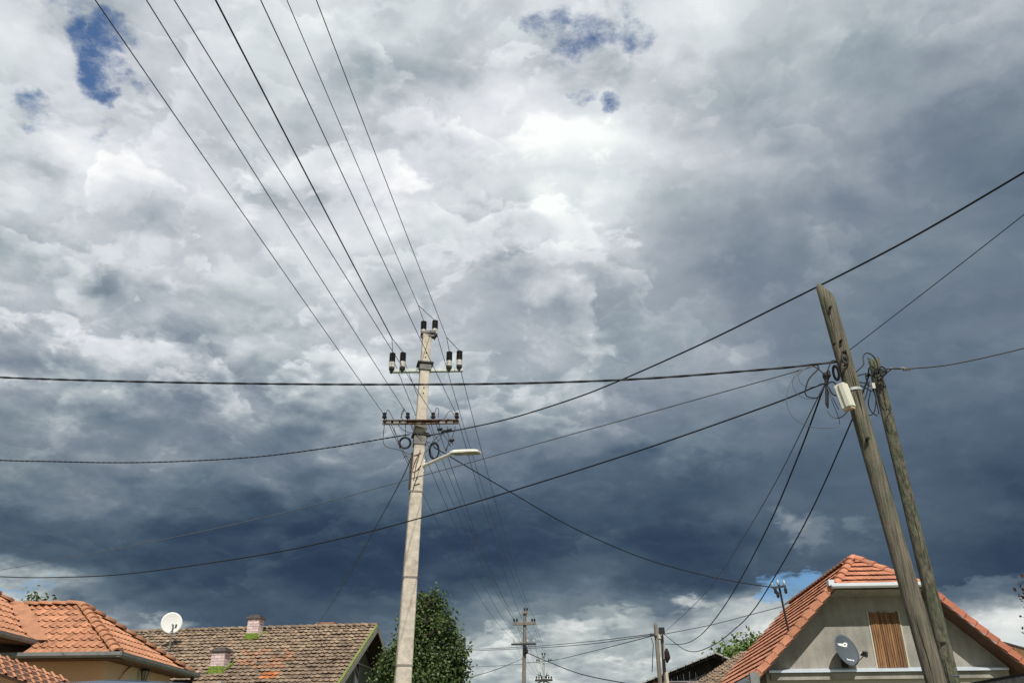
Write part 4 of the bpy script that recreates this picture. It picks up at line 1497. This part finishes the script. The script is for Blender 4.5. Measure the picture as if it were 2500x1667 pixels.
def wood_pole(top_px, bot_px, Y, m, r_top, r_bot, label, tip, n_=18, seed=1):
    q = random.Random(seed)
    tp = at(top_px[0], top_px[1], Y); bp = at(bot_px[0], bot_px[1], Y + .0)
    d = (tp - bp).normalized(); base = bp - d * (bp.z / d.z)
    root = thing('utility_pole', label, 'utility pole', base)
    b = MB(); L = (tp - base).length; NS = 34
    X = Vector((1, 0, 0)); X = (X - d * d.dot(X)).normalized(); Yv = d.cross(X)
    fr = (bp - base).length / L
    ph_ = [q.uniform(0, 6.28) for _ in range(6)]
    for i in range(NS + 1):
        t = i / NS
        r = r_bot + (r_top - r_bot) * (t - fr) / (1 - fr)
        for k in range(n_):
            a = 2 * math.pi * k / n_
            rr = r * (1 + .025 * math.sin(2 * a + ph_[0] + 1.5 * t) + .016 * math.sin(5 * a + ph_[1] + 4 * t) + .02 * math.sin(13 * t + ph_[2]))
            b.v.append(base + d * L * t + X * math.cos(a) * rr + Yv * math.sin(a) * rr)
        if i < NS:
            for k in range(n_):
                k2 = (k + 1) % n_
                b.f.append((i * n_ + k, i * n_ + k2, (i + 1) * n_ + k2, (i + 1) * n_ + k))
    s0 = NS * n_
    if tip == 'wedge':
        for k in range(n_):
            a = 2 * math.pi * k / n_
            b.v[s0 + k] += d * (.05 - .09 * math.cos(a) - .05)
        b.v.append(tp + d * .13 - X * r_top * .55); tI = len(b.v) - 1
        for k in range(n_):
            b.f.append((s0 + k, s0 + (k + 1) % n_, tI))
    else:
        for k in range(n_):
            b.v[s0 + k] += d * (.03 * math.sin(3 * k) + (.05 if k % 7 == 0 else 0) - .03)
        b.v.append(tp - d * .03); tI = len(b.v) - 1
        for k in range(n_):
            b.f.append((s0 + k, s0 + (k + 1) % n_, tI))
    b.build('pole_shaft', m, root, smooth=True)
    # long drying cracks
    for c in range(8):
        a = q.uniform(math.pi * 1.02, math.pi * 1.98); t0 = q.uniform(fr - .02, .93); ln = q.uniform(.03, .10)
        pts = []
        for j in range(7):
            t = t0 + ln * j / 6; aa = a + .05 * math.sin(j + c)
            r = (r_bot + (r_top - r_bot) * (t - fr) / (1 - fr)) * 1.008
            pts.append(base + d * L * t + X * math.cos(aa) * r + Yv * math.sin(aa) * r)
        MB().tube(pts, [.0005, .002, .003, .0035, .003, .002, .0005], 4).build('crack', M['crack'], root)
    return root, base, d, L, X, Yv


p1, p1b, p1d, p1L, p1X, p1Y = wood_pole((2015, 716), (2286, 1667), 7.6, M['wood'], .071, .079, 'brown wooden pole with wedge cut top and pale box', 'wedge', seed=3)
p2, p2b, p2d, p2L, p2X, p2Y = wood_pole((2132, 876), (2326, 1667), 9.6, M['woodgreen'], .064, .073, 'greenish lichen covered wooden pole with ragged flat top', 'flat', seed=8)
# fittings of the brown pole
kn = at(2063, 874, 7.5)
b = MB(); rp = [kn + Vector((math.cos(t) * .030, -.0, math.sin(t) * .055)) for t in [2 * math.pi * k / 14 for k in range(15)]]
b.tube(rp, .011, 6); b.tube([kn + Vector((-.02, -.0, .06)), kn + Vector((.005, -.03, .066)), kn + Vector((.02, 0, .05))], .010, 6); b.build('iron_ring', M['dark_metal'], p1)
for x, y, r_ in ((2028, 749, .012), (2054, 831, .013), (2038, 838, .010), (2064, 890, .010), (2119, 1070, .016)):
    p = at(x, y, 7.6 - .1); b = MB(); b.tube([p + Vector((0, .03, 0)), p - Vector((0, .008, 0))], [r_, r_], 8); b.build('knot', M['crack'], p1)
band_y = 955
bc = None
for i in range(200):
    t = i / 200
    if proj(p1b + p1d * p1L * t)[1] < band_y:
        bc = p1b + p1d * p1L * t; break
b = MB(); b.tube([bc - p1d * .014, bc + p1d * .014], .080, 18, cap=False); b.build('hose_clip', M['galv'], p1)
# pale junction box
jc = at(2062, 968, 7.42)
jb = thing('junction_box', 'pale cream junction box strapped to the brown wooden pole', 'junction box', jc - UP * .15)
jy = (at(2078, 1000, 7.42) - at(2055, 938, 7.42)).normalized(); jy = -jy
jx = (p1X * .72 - Vector((0, 1, 0)) * .69); jx = (jx - jy * jx.dot(jy)).normalized(); jz = jx.cross(jy)
kx = 7.8 / F
def rbox(c, sx, sy, sz, bev=.012):
    bm = bmesh.new()
    bmesh.ops.create_cube(bm, size=1)
    for v in bm.verts:
        v.co = Vector((v.co.x * sx, v.co.y * sy, v.co.z * sz))
    bmesh.ops.bevel(bm, geom=list(bm.edges), offset=bev, segments=2, affect='EDGES')
    b = MB(); s0 = 0
    R_ = Matrix((jx, jy, jz)).transposed()
    for v in bm.verts:
        b.v.append(c + R_ @ v.co)
    bm.verts.index_update()
    for f in bm.faces:
        b.f.append(tuple(v.index for v in f.verts))
    bm.free()
    return b
rbox(jc, .112, .25, .09).build('box_body', M['box'], jb)
rbox(jc + jx * .02 + jz * .012, .052, .24, .095, .008).build('box_lid', M['box'], jb)
MB().tube([jc - jx * .054 - jy * .05 - jz * .01, jc - jx * .070 - jy * .05 - jz * .01], .011, 8).build('cable_gland', M['black'], jb)
MB().box(jc - jy * .129, (.09, .012, .065), jx, jy, jz).build('box_base', M['wall_tan'], jb)

# cable joint hanging from the cluster left of the brown pole
cj = at(2014, 920, 7.55)
cjt = thing('cable_joint', 'black hanging cable joint left of the brown wooden pole', 'cable joint', at(2019, 998, 7.55))
b = MB(); b.tube([at(2017, 938, 7.55), at(2019, 950, 7.55), at(2019, 985, 7.55), at(2021, 996, 7.55)], [.012, .017, .017, .008], 8); b.build('joint_sleeve', M['black'], cjt)
b = MB(); b.tube([at(2014, 910, 7.55), at(2016, 918, 7.55), at(2018, 928, 7.55), at(2017, 940, 7.55)], [.022, .034, .022, .016], 8); b.tube([at(2022, 905, 7.55), at(2024, 916, 7.55), at(2020, 926, 7.55)], [.014, .02, .012], 8); b.build('joint_head', M['black'], cjt)
coil('cable_coil', 'small tight black coil between the cable joint and the brown pole', 2041, 910, 6, 7.5, 3.2, .011, ry=17)
# thin slack loops round the joint
LP = [('wide thin slack loop of grey wire left of the brown pole', [(1990, 893), (1960, 903), (1930, 935), (1920, 975), (1930, 1010), (1955, 1032), (1990, 1043), (2043, 1042), (2049, 1030), (2046, 1015), (2030, 975), (2022, 950)], .0035, M['wire_grey']),
      ('middle thin slack loop of grey wire beside the cable joint', [(1980, 893), (1945, 910), (1935, 935), (1945, 960), (1965, 972), (1990, 974)], .0035, M['wire_grey']),
      ('inner thin slack loop of grey wire beside the cable joint', [(1965, 900), (1950, 915), (1955, 935), (1975, 944), (1996, 940), (2007, 925)], .0035, M['wire_grey']),
      ('black slack cable loop hanging in a hook left of the joint', [(1995, 892), (1998, 900), (1975, 925), (1966, 955), (1972, 968), (1990, 971), (2000, 966), (2013, 940)], .0065, M['cable']),
      ('black cable arching from the joint to the pale box', [(2020, 938), (2028, 932), (2038, 935), (2046, 950)], .008, M['cable']),
      ('black cable curving from the joint into the side of the box', [(2022, 944), (2030, 958), (2036, 964), (2043, 966)], .007, M['cable']),
      ('grey wire drooping below the pale box back to the joint', [(2019, 1000), (2030, 1016), (2048, 1020), (2062, 1012), (2070, 1003)], .005, M['wire_grey']),
      ('thin grey wire crossing behind the pale box', [(2020, 945), (2035, 975), (2048, 1000)], .004, M['wire_grey']),
      ('black cable rising from the joint to the tie point on the brown pole', [(2018, 912), (2026, 890), (2032, 880), (2044, 882)], .006, M['cable']),
      ('black cable looping from the upper cable end to the joint head', [(1984, 893), (1997, 900), (2010, 912), (2016, 916)], .006, M['cable'])]
for lb_, pts, r_, mm in LP:
    wire('slack_cable', lb_, 'cable', catmull([at(x, y, 7.52) for x, y in pts], 8), r_, mm)
# fittings of the green pole
b = MB()
for x, y, a_ in ((2128, 908, 0), (2140, 912, .5), (2148, 920, 1.0), (2152, 908, .3)):
    c = at(x, y, 9.45)
    b.tube([c + Vector((math.cos(t) * .05, -.03 + .02 * math.sin(t * 2), math.sin(t + a_) * .06)) for t in [k * .5 for k in range(14)]], .009, 5)
b.tube([at(2112, 918, 9.5), at(2165, 905, 9.4)], .016, 6)
b.build('cable_bunch', M['cable'], p2)
for pts in ([(2122, 930), (2116, 960), (2108, 985), (2114, 1010), (2128, 1012), (2136, 1000), (2138, 970), (2130, 950)], [(2125, 955), (2120, 985), (2128, 1005), (2142, 1015)], [(2113, 920), (2118, 935), (2108, 945)],
            [(2138, 925), (2146, 960), (2150, 985), (2158, 1000)], [(2150, 930), (2158, 965), (2160, 975)], [(2165, 998), (2172, 1002), (2166, 1018)], [(2126, 912), (2133, 950), (2140, 980), (2146, 1010)]):
    MB().tube(catmull([at(x, y, 9.42) for x, y in pts], 6), .007, 5).build('cable_loop', M['cable'], p2, smooth=True)
MB().box(at(2132, 942, 9.4), (.035, .03, .07)).build('connector', M['porcelain'], p2)
MB().box(at(2303, 1569, 9.535), (.05, .012, .03)).build('knot', M['crack'], p2)
b = MB(); c = at(2324, 1650, 9.6); b.tube([c - p2d * .006, c + p2d * .006], .0765, 18, cap=False); b.build('tie_wire', M['wire_grey'], p2)

# ------------------------------------------------------------------ cables across the view
T1 = at(2045, 883, 7.55)
wire('service_cable', 'twisted black cable crossing the view level from the left edge to the brown pole', 'cable',
     onward(vplane([(0, 921), (312, 931), (625, 936.5), (937, 938.5), (1250, 936), (1560, 925), (1875, 901), (1985, 890)], at(-200, 907, 9.4), T1, 10), False), .0105, M['cable'], tw=.5)
wire('service_cable', 'thick black cable sweeping from the concrete pole up past the wedge top', 'cable',
     onward(vplane([(1140, 1045), (1250, 1020), (1400, 973), (1522, 925), (1712, 840), (1875, 760), (2187, 602), (2500, 421)], at(1042, 1064, PY - .15), at(2760, 262, 5.6), 10), True), .0112, M['cable'])
wire('service_cable', 'twisted cable dipping from the concrete pole to the left edge', 'cable',
     onward(vplane([(0, 1123), (120, 1126), (280, 1129), (437, 1126), (625, 1115), (800, 1093), (940, 1070)], at(-250, 1108, 15.8), at(1000, 1060, PY - .15), 10), False), .011, M['cable'], tw=.22)
wire('service_cable', 'thin grey wire sloping from the brown pole behind the concrete pole to lower left', 'cable',
     onward(vplane([(1875, 926), (1560, 1014), (1250, 1100), (1030, 1161), (690, 1252), (370, 1322), (0, 1391)], at(1985, 894, 7.55), at(-200, 1424, 24), 8), True), .0062, M['wire_grey'])
wire('service_cable', 'dark cable sagging from the brown pole in front of the concrete pole to lower left', 'cable',
     onward(vplane([(1990, 944), (1875, 990), (1560, 1100), (1250, 1198), (1030, 1263), (840, 1312), (625, 1356), (312, 1400), (120, 1409), (0, 1407)], at(2012, 936, 7.55), at(-200, 1398, 19), 8), True), .0085, M['cable'])
wire('service_cable', 'black drop cable from the concrete pole down to the service mast', 'cable',
     vplane([(1105, 1118), (1250, 1203), (1400, 1288), (1560, 1358), (1700, 1399), (1800, 1420)], at(1058, 1091, PY - .1), at(1886, 1433, mf.y - .3), 8), .011, M['cable'])
wire('service_cable', 'straight dark cable from the concrete pole down to the brown ridge', 'cable',
     vplane([(975, 1180), (890, 1335), (830, 1440)], at(1003, 1118, PY), at(775, 1526, 36.0), 8), .010, M['wire'])
D1 = at(2013, 940, 7.55)
FPY = 27.0
wire('service_cable', 'black cable dropping from the joint to the distant pole pair, first of three', 'cable',
     vplane([(1950, 1110), (1875, 1285), (1790, 1445), (1734, 1525), (1700, 1557), (1667, 1571)], D1, at(1624, 1571, FPY), 8), .0085, M['cable'])
wire('service_cable', 'black cable from the green pole dropping low before the distant pole pair', 'cable',
     vplane([(2080, 1025), (1975, 1258), (1875, 1435), (1830, 1500), (1791, 1537), (1750, 1569), (1707, 1588), (1680, 1588), (1655, 1574)], at(2122, 915, 9.5), at(1620, 1546, FPY), 8), .0095, M['cable'])
wire('service_cable', 'thin grey wire dropping from the joint to the distant pole pair', 'cable',
     vplane([(1875, 1210), (1750, 1412), (1690, 1480)], at(2006, 952, 7.55), at(1622, 1543, FPY), 8), .0055, M['wire_grey'])
wire('service_cable', 'thin grey wire from the distant pole pair to the orange roof', 'cable',
     vplane([(1734, 1525), (1820, 1503)], at(1622, 1547, FPY), at(1912, 1479, mf.y + 2), 8), .011, M['wire_grey'])
wire('service_cable', 'thin dark wire leaving the brown pole for the upper right corner', 'cable',
     onward(vplane([(2093, 840), (2290, 688), (2500, 524)], at(2076, 853, 7.55), at(2700, 365, 5.2), 8), True), .0045, M['wire'])
wire('service_cable', 'dark cable leaving the green pole for the right edge', 'cable',
     onward(vplane([(2185, 899), (2230, 899), (2330, 888), (2500, 850)], at(2150, 902, 9.45), at(2700, 797, 8.6), 8), True), .0085, M['wire'])
b = MB(); b.tube(catmull([at(2172, 899, 9.42), at(2195, 900, 9.41), at(2205, 898, 9.4), at(2222, 902, 9.4)]), [.012] * 25, 6); b.tube([at(2205, 902, 9.4), at(2222, 901, 9.4)], .018, 6)
tag(b.build('cable_sleeve', mat('pale_cable_sleeve', (.30, .27, .24), .7, .3, 30)), 'pale splice sleeve on the cable right of the green pole', 'cable sleeve')
wire('slack_cable', 'short cable from the green pole up to its splice sleeve', 'cable', catmull([at(2150, 926, 9.42), at(2163, 912, 9.42), at(2176, 901, 9.42)]), .008, M['cable'])
for lb_, pts in (('upper short cable tying the two wooden poles together', [(2092, 918, 7.6), (2105, 914, 8.5), (2120, 911, 9.5)]), ('wavy short cable between the wooden poles', [(2096, 933, 7.6), (2110, 935, 8.4), (2124, 942, 9.4)]),
                 ('lower short cable between the wooden poles', [(2094, 938, 7.6), (2112, 946, 8.5), (2128, 955, 9.4)]), ('arched thin cable over the ragged top of the green pole', [(2090, 908, 7.7), (2108, 890, 8.4), (2107, 872, 9.0), (2114, 862, 9.4), (2128, 866, 9.4), (2140, 882, 9.42), (2144, 905, 9.42)])):
    wire('slack_cable', lb_, 'cable', catmull([at(*p) for p in pts], 8), .0075, M['cable'])

# ------------------------------------------------------------------ distant wooden pole pair and barn


def plain_pole(tp_px, bt_px, Y, r, m, label):
    tp, bp = at(*tp_px, Y), at(*bt_px, Y)
    d = (tp - bp).normalized(); base = bp - d * (bp.z / d.z)
    root = thing('utility_pole', label, 'utility pole', base)
    MB().tube([base, tp - d * .05, tp], [r * 1.35, r, r * .8], 12).build('pole_shaft', m, root)
    return root


f1 = plain_pole((1600, 1521), (1612, 1667), FPY, .058, M['greywood'], 'taller grey wooden pole of the distant pair before the dark barn')
f2 = plain_pole((1615, 1540), (1624, 1667), FPY + .6, .050, M['greywood'], 'shorter grey wooden pole hung with dark fittings before the dark barn')
for x, y, h_, w_, mm in ((1615, 1538, .16, .16, 'black'), (1612, 1546, .2, .10, 'steel_grey'), (1618, 1542, .12, .12, 'steel_grey')):
    MB().box(at(x, y, FPY + .4), (w_, w_, h_)).build('fitting', M[mm], f2)
MB().lathe(at(1610, 1561, FPY + .4), [(0, .03), (.03, .06), (.12, .06), (.17, .03)], 8).build('insulator', M['porcelain'], f2)
b = MB(); b.tube([at(1628, 1617, FPY + .3), at(1630, 1605, FPY + .3), at(1628, 1592, FPY + .3), at(1627, 1582, FPY + .3)], [.03, .085, .075, .03], 8); b.build('cable_terminal', M['black'], f2)
MB().tube([at(1621, 1662, FPY + .35), at(1618, 1600, FPY + .35), at(1616, 1550, FPY + .35)], .016, 6).build('riser_cable', M['cable'], f2)
MB().tube([at(1627, 1640, FPY), at(1630, 1667, FPY)], .05, 8).build('concrete_stub', M['concrete'], f2)
MB().tube([at(1592, 1640, FPY), at(1595, 1572, FPY), at(1590, 1556, FPY)], .012, 6).build('riser_cable', M['cable'], f1)
MB().tube([at(1588, 1547, FPY), at(1603, 1553, FPY - .1)], .03, 6).build('fitting', M['dark_metal'], f1)

# far cross-street cables
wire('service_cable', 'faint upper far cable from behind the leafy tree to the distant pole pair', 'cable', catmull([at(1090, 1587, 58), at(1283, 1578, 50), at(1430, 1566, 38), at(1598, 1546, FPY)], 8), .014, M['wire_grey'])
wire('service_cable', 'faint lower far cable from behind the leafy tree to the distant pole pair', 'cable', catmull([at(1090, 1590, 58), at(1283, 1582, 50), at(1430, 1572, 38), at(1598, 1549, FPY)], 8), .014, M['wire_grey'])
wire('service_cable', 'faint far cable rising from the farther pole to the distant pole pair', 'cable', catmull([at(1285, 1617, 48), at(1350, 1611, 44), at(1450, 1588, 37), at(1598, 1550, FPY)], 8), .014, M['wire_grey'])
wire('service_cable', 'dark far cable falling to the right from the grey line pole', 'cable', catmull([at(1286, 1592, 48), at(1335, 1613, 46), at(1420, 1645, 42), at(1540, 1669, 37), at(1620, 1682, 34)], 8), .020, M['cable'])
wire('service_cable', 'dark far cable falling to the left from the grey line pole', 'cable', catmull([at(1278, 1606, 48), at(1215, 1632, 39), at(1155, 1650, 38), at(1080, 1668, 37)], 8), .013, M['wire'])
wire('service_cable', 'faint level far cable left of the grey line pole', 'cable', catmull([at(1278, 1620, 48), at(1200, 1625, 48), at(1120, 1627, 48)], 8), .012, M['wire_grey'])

# dark barn
BY = 43.0
br = thing('barn', 'black tarred gable barn with pale roof edge and pink lower wall', 'barn', at(1700, 1667, BY).xy.to_3d())
ap_, al_, ar_ = at(1745, 1595, BY), at(1562, 1670, BY), at(1830, 1634, BY)
dB = Vector((0, 6, 0))
b = MB(); b.prism([ap_, al_, al_ - UP * .12, ap_ - UP * .14], dB); b.prism([ap_, ar_, ar_ - UP * .12, ap_ - UP * .14], dB); b.build('roof', M['barn_dark'], br)
me = None
Le = (ap_ - al_)
for seg, (A_, B_) in enumerate(((al_, ap_), (ap_, ar_))):
    kk = int((B_ - A_).length / .36)
    for i in range(kk):
        p, q = A_.lerp(B_, i / kk), A_.lerp(B_, (i + .86) / kk)
        MB().bar(p + UP * .03 - Vector((0, .05, 0)), q + UP * .05 - Vector((0, .05, 0)), .3, .06).build('roof_edge_tile', M['barn_edge'], br)
zb = at(1680, 1661, BY + .4).z
x0, x1 = al_.x + .7, ar_.x - .7
NBd = 26
for i in range(NBd):
    xa = x0 + (x1 - x0) * i / NBd; xb = x0 + (x1 - x0) * (i + .93) / NBd; xm = (xa + xb) / 2
    zt = al_.z + (ap_.z - al_.z) * (xm - al_.x) / (ap_.x - al_.x) if xm < ap_.x else ap_.z + (ar_.z - ap_.z) * (xm - ap_.x) / (ar_.x - ap_.x)
    zt -= .14
    if zt > zb + .05:
        MB().box((xm, BY + .45 + .015 * (i % 2), (zt + zb) / 2), (xb - xa, .04, zt - zb)).build('plank', M['barn_dark'], br)
b = MB(); b.box(((x0 + x1) / 2, BY + 3, zb / 2 - .02), (x1 - x0, 5, zb)); b.build('wall', M['pink'], br)
# old tiled outbuilding roof between barn and right house
oY = 35.5
ob = thing('outbuilding', 'low outbuilding with old grey brown roof beside the orange roof slope', 'outbuilding', at(1790, 1667, oY).xy.to_3d())
A_, B_ = at(1693, 1675, oY - 1.5), at(1812, 1592, oY + 1.0)
vv = (B_ - A_); uu = Vector((1, -.05, 0))
oldm = tile_mesh('roof_tile', .20, .30, OLD, .04, .04, M['tile_old'])
lay_tiles(ob, slope_tiles(A_, uu, vv, [(0, 0), (1.5, 0), (1.5, vv.length), (0, vv.length)], .20, .19, oldm, wob=.012), 'roof_tile', 'roof_tile_field')
b = MB(); b.prism([A_ - UP * .04, A_ + uu * 1.5 - UP * .04, B_ + uu * 1.5 - UP * .04, B_ - UP * .04], UP * -.06); b.build('roof_deck', M['deck_old'], ob)
b = MB(); w0 = A_ + Vector((.35, .5, 0)); b.prism([Vector((w0.x, w0.y, 0)), Vector((w0.x + 1.2, w0.y, 0)), Vector((w0.x + 1.6, w0.y + 2, 0)), Vector((w0.x + .3, w0.y + 2, 0))], UP * (A_.z - .1)); b.build('wall', M['plaster'], ob)

# ------------------------------------------------------------------ trees


def tree(name, label, blobs, Y, m, leaf, count, base_px, trunk_r, seed, cat='tree', depth=0.8):
    q = random.Random(seed)
    cs_ = []
    for x, y, rx, ry in blobs:
        c = at(x, y, Y + q.uniform(-.4, .4)); k = Y / ray(x, y).y / F
        cs_.append((c, rx * k, ry * k))
    bx = at(base_px[0], base_px[1], Y)
    root = thing(name, label, cat, (bx.x, Y, 0))
    top = max(c.z for c, _, _ in cs_)
    b = MB()
    z0 = min(c.z for c, _, _ in cs_)
    b.tube([Vector((bx.x, Y, 0)), Vector((bx.x + .05, Y, z0 * .6)), Vector((bx.x, Y, z0 * .75 + top * .25)), Vector((bx.x, Y, (z0 + top) / 2))], [trunk_r, trunk_r * .8, trunk_r * .45, .02], 10)
    for c, rx, ry in cs_:
        s0 = Vector((bx.x, Y, max(c.z - ry * 1.3, z0 * .6)))
        b.tube([s0, s0.lerp(c, .55) + Vector((0, 0, .1)), c + Vector((0, 0, ry * .6))], [trunk_r * .3, trunk_r * .12, .006], 6)
    b.build('trunk', M['bark'], root, smooth=True)
    b = MB(); tot = sum(rx * ry for _, rx, ry in cs_)
    for c, rx, ry in cs_:
        nclump = max(3, int(count * rx * ry / tot / 9))
        for _ in range(nclump):
            d = Vector((q.gauss(0, 1), q.gauss(0, 1), q.gauss(0, 1))).normalized()
            t = q.random() ** .35
            cc = c + Vector((d.x * rx, d.y * rx * depth, d.z * ry)) * t
            sh = q.uniform(-.5, .4)
            for _ in range(9):
                p = cc + Vector((q.gauss(0, 1), q.gauss(0, 1), q.gauss(0, 1))) * leaf * 1.25
                nd = (d * .5 + Vector((q.gauss(0, .6), q.gauss(0, .6), q.gauss(0, .6) + .45))).normalized()
                X = nd.cross(Vector((q.gauss(0, 1), q.gauss(0, 1), q.gauss(0, 1)))).normalized(); Yv = nd.cross(X)
                s1 = leaf * q.uniform(.6, 1.25)
                b.v += [p - X * s1 * .5, p - Yv * s1 * .30, p + X * s1 * .55, p + Yv * s1 * .30]
                k = len(b.v) - 4
                b.f.append((k, k + 1, k + 2, k + 3)); b.t.append(max(-.5, min(.5, sh + q.uniform(-.2, .2))))
    b.build('crown', m, root, fix=False)
    return root


tree('leafy_tree', 'dense dark green tree right behind the foot of the concrete pole', [(1029, 1462, 15, 18), (1066, 1458, 14, 17), (1024, 1492, 26, 26), (1068, 1490, 24, 28), (1008, 1520, 26, 30), (1048, 1520, 30, 32), (1090, 1522, 20, 28), (1000, 1560, 30, 36), (1040, 1562, 36, 36), (1082, 1560, 26, 34), (1108, 1568, 22, 26), (1126, 1590, 13, 18), (1068, 1604, 40, 36), (1104, 1612, 28, 34), (1128, 1636, 14, 22), (1020, 1610, 44, 42), (968, 1590, 18, 28), (944, 1612, 20, 24), (958, 1640, 28, 34), (930, 1655, 14, 24), (1000, 1655, 50, 44), (1060, 1655, 50, 46), (1100, 1662, 36, 40), (1088, 1720, 50, 50), (1040, 1730, 70, 70), (970, 1720, 50, 60)],
     27, M['leaf'], .102, 30000, (1035, 1667), .22, 5)
tree('leafy_bush', 'light green treetop between the black barn and the orange roof', [(1772, 1588, 18, 12), (1800, 1600, 24, 16), (1812, 1574, 10, 16), (1832, 1582, 16, 14), (1790, 1612, 40, 18), (1828, 1612, 34, 26), (1846, 1562, 10, 10)], 48, M['leaf_light'], .24, 1900, (1812, 1640), .10, 6)
tree('leafy_tree', 'small dark treetop peeping over the left orange ridge', [(60, 1474, 6, 5), (78, 1468, 14, 10), (92, 1470, 12, 9), (106, 1472, 8, 6), (84, 1500, 44, 26), (90, 1560, 60, 50)], 30, M['leaf'], .15, 1700, (88, 1600), .15, 7)
tree('purple_tree', 'dark purple leaved branch tip at the right edge above the grey house', [(2545, 1440, 34, 26), (2560, 1470, 40, 40), (2516, 1444, 10, 10), (2580, 1540, 60, 60)], 24, M['leaf_purple'], .13, 1400, (2590, 1667), .14, 9)

# ------------------------------------------------------------------ van roof, lower left, and the near wall, lower right
vt = at(262, 1654, 6.2)
van = thing('van', 'dark blue van whose glossy curved roof shows at the lower left', 'van', (vt.x, vt.y + 2.1, 0))
H_ = vt.z
st = [(-.75, .55, .95, .80), (-.62, .45, 1.08, .86), (-.25, .40, 1.22, .90), (.05, .38, 1.32, .91), (.35, .38, H_ - .38, .90), (.62, .38, H_ - .12, .86), (.82, .38, H_ - .03, .84), (1.05, .38, H_, .84), (2.2, .38, H_, .85), (3.6, .38, H_ - .03, .84), (4.0, .40, H_ - .12, .82), (4.15, .5, 1.2, .80)]
b = MB(); NP = 20
ang = [2 * math.pi * k / NP for k in range(NP)]
yo = vt.y - .95
for (y, zl, zh, hw) in st:
    zc_, hh = (zl + zh) / 2, (zh - zl) / 2
    for a in ang:
        cx, sz = math.cos(a), math.sin(a)
        px_ = hw * math.copysign(abs(cx) ** .45, cx); pz = hh * math.copysign(abs(sz) ** .55, sz)
        b.v.append(Vector((vt.x + px_, yo + y, zc_ + pz)))
for i in range(len(st) - 1):
    for k in range(NP):
        b.f.append((i * NP + k, i * NP + (k + 1) % NP, (i + 1) * NP + (k + 1) % NP, (i + 1) * NP + k))
b.f.append(tuple(range(NP))); b.f.append(tuple((len(st) - 1) * NP + k for k in range(NP)))
b.build('body', M['van'], van, smooth=True)
b = MB(); b.prism([Vector((vt.x - .66, yo + .10, 1.36)), Vector((vt.x + .66, yo + .10, 1.36)), Vector((vt.x + .58, yo + .60, H_ - .20)), Vector((vt.x - .58, yo + .60, H_ - .20))], Vector((0, -.05, .03)))
b.build('windscreen', M['glass'], van)
for sx in (-1, 1):
    b = MB(); b.tube([Vector((vt.x + sx * .62, yo + 1.3, H_ - .03)), Vector((vt.x + sx * .62, yo + 1.4, H_ + .0)), Vector((vt.x + sx * .62, yo + 3.4, H_ - .0)), Vector((vt.x + sx * .62, yo + 3.5, H_ - .06))], .014, 6); b.build('roof_rail', M['chrome'], van)
    MB().box((vt.x + sx * .62, yo - .70, .82), (.26, .08, .14)).build('headlight', M['porcelain'], van)
    for yy in (.2, 3.3):
        w_ = MB().tube([Vector((vt.x + sx * .70, yo + yy, .32)), Vector((vt.x + sx * .90, yo + yy, .32))], .32, 24).build('wheel', M['rubber'], van)
        MB().tube([Vector((vt.x + sx * .80, yo + yy, .32)), Vector((vt.x + sx * .915, yo + yy, .32))], .2, 16).build('rim', M['chrome'], w_)

wq0, wq1 = atz(2362, 1667, 2.2), atz(2500, 1641, 2.2)
wdv = (wq1 - wq0).normalized()
wA, wB = wq0 - wdv * .5, wq0 + wdv * 5.0
wall = thing('garden_wall', 'rough grey garden wall with dark coping at the lower right corner', 'wall', ((wA + wB) / 2).xy.to_3d())
b = MB(); so_ = Vector((wdv.y, -wdv.x, 0)); so_ = so_ if so_.x > 0 else -so_
b.prism([Vector((wA.x, wA.y, 0)), Vector((wB.x, wB.y, 0)), wB - UP * .022, wA - UP * .022], so_ * .25); b.build('wall_body', M['grit'], wall)
b = MB(); b.prism([wA - so_ * .006 - UP * .02, wB - so_ * .006 - UP * .02, wB - so_ * .006, wA - so_ * .006], so_ * .27); b.build('coping', M['coping'], wall)
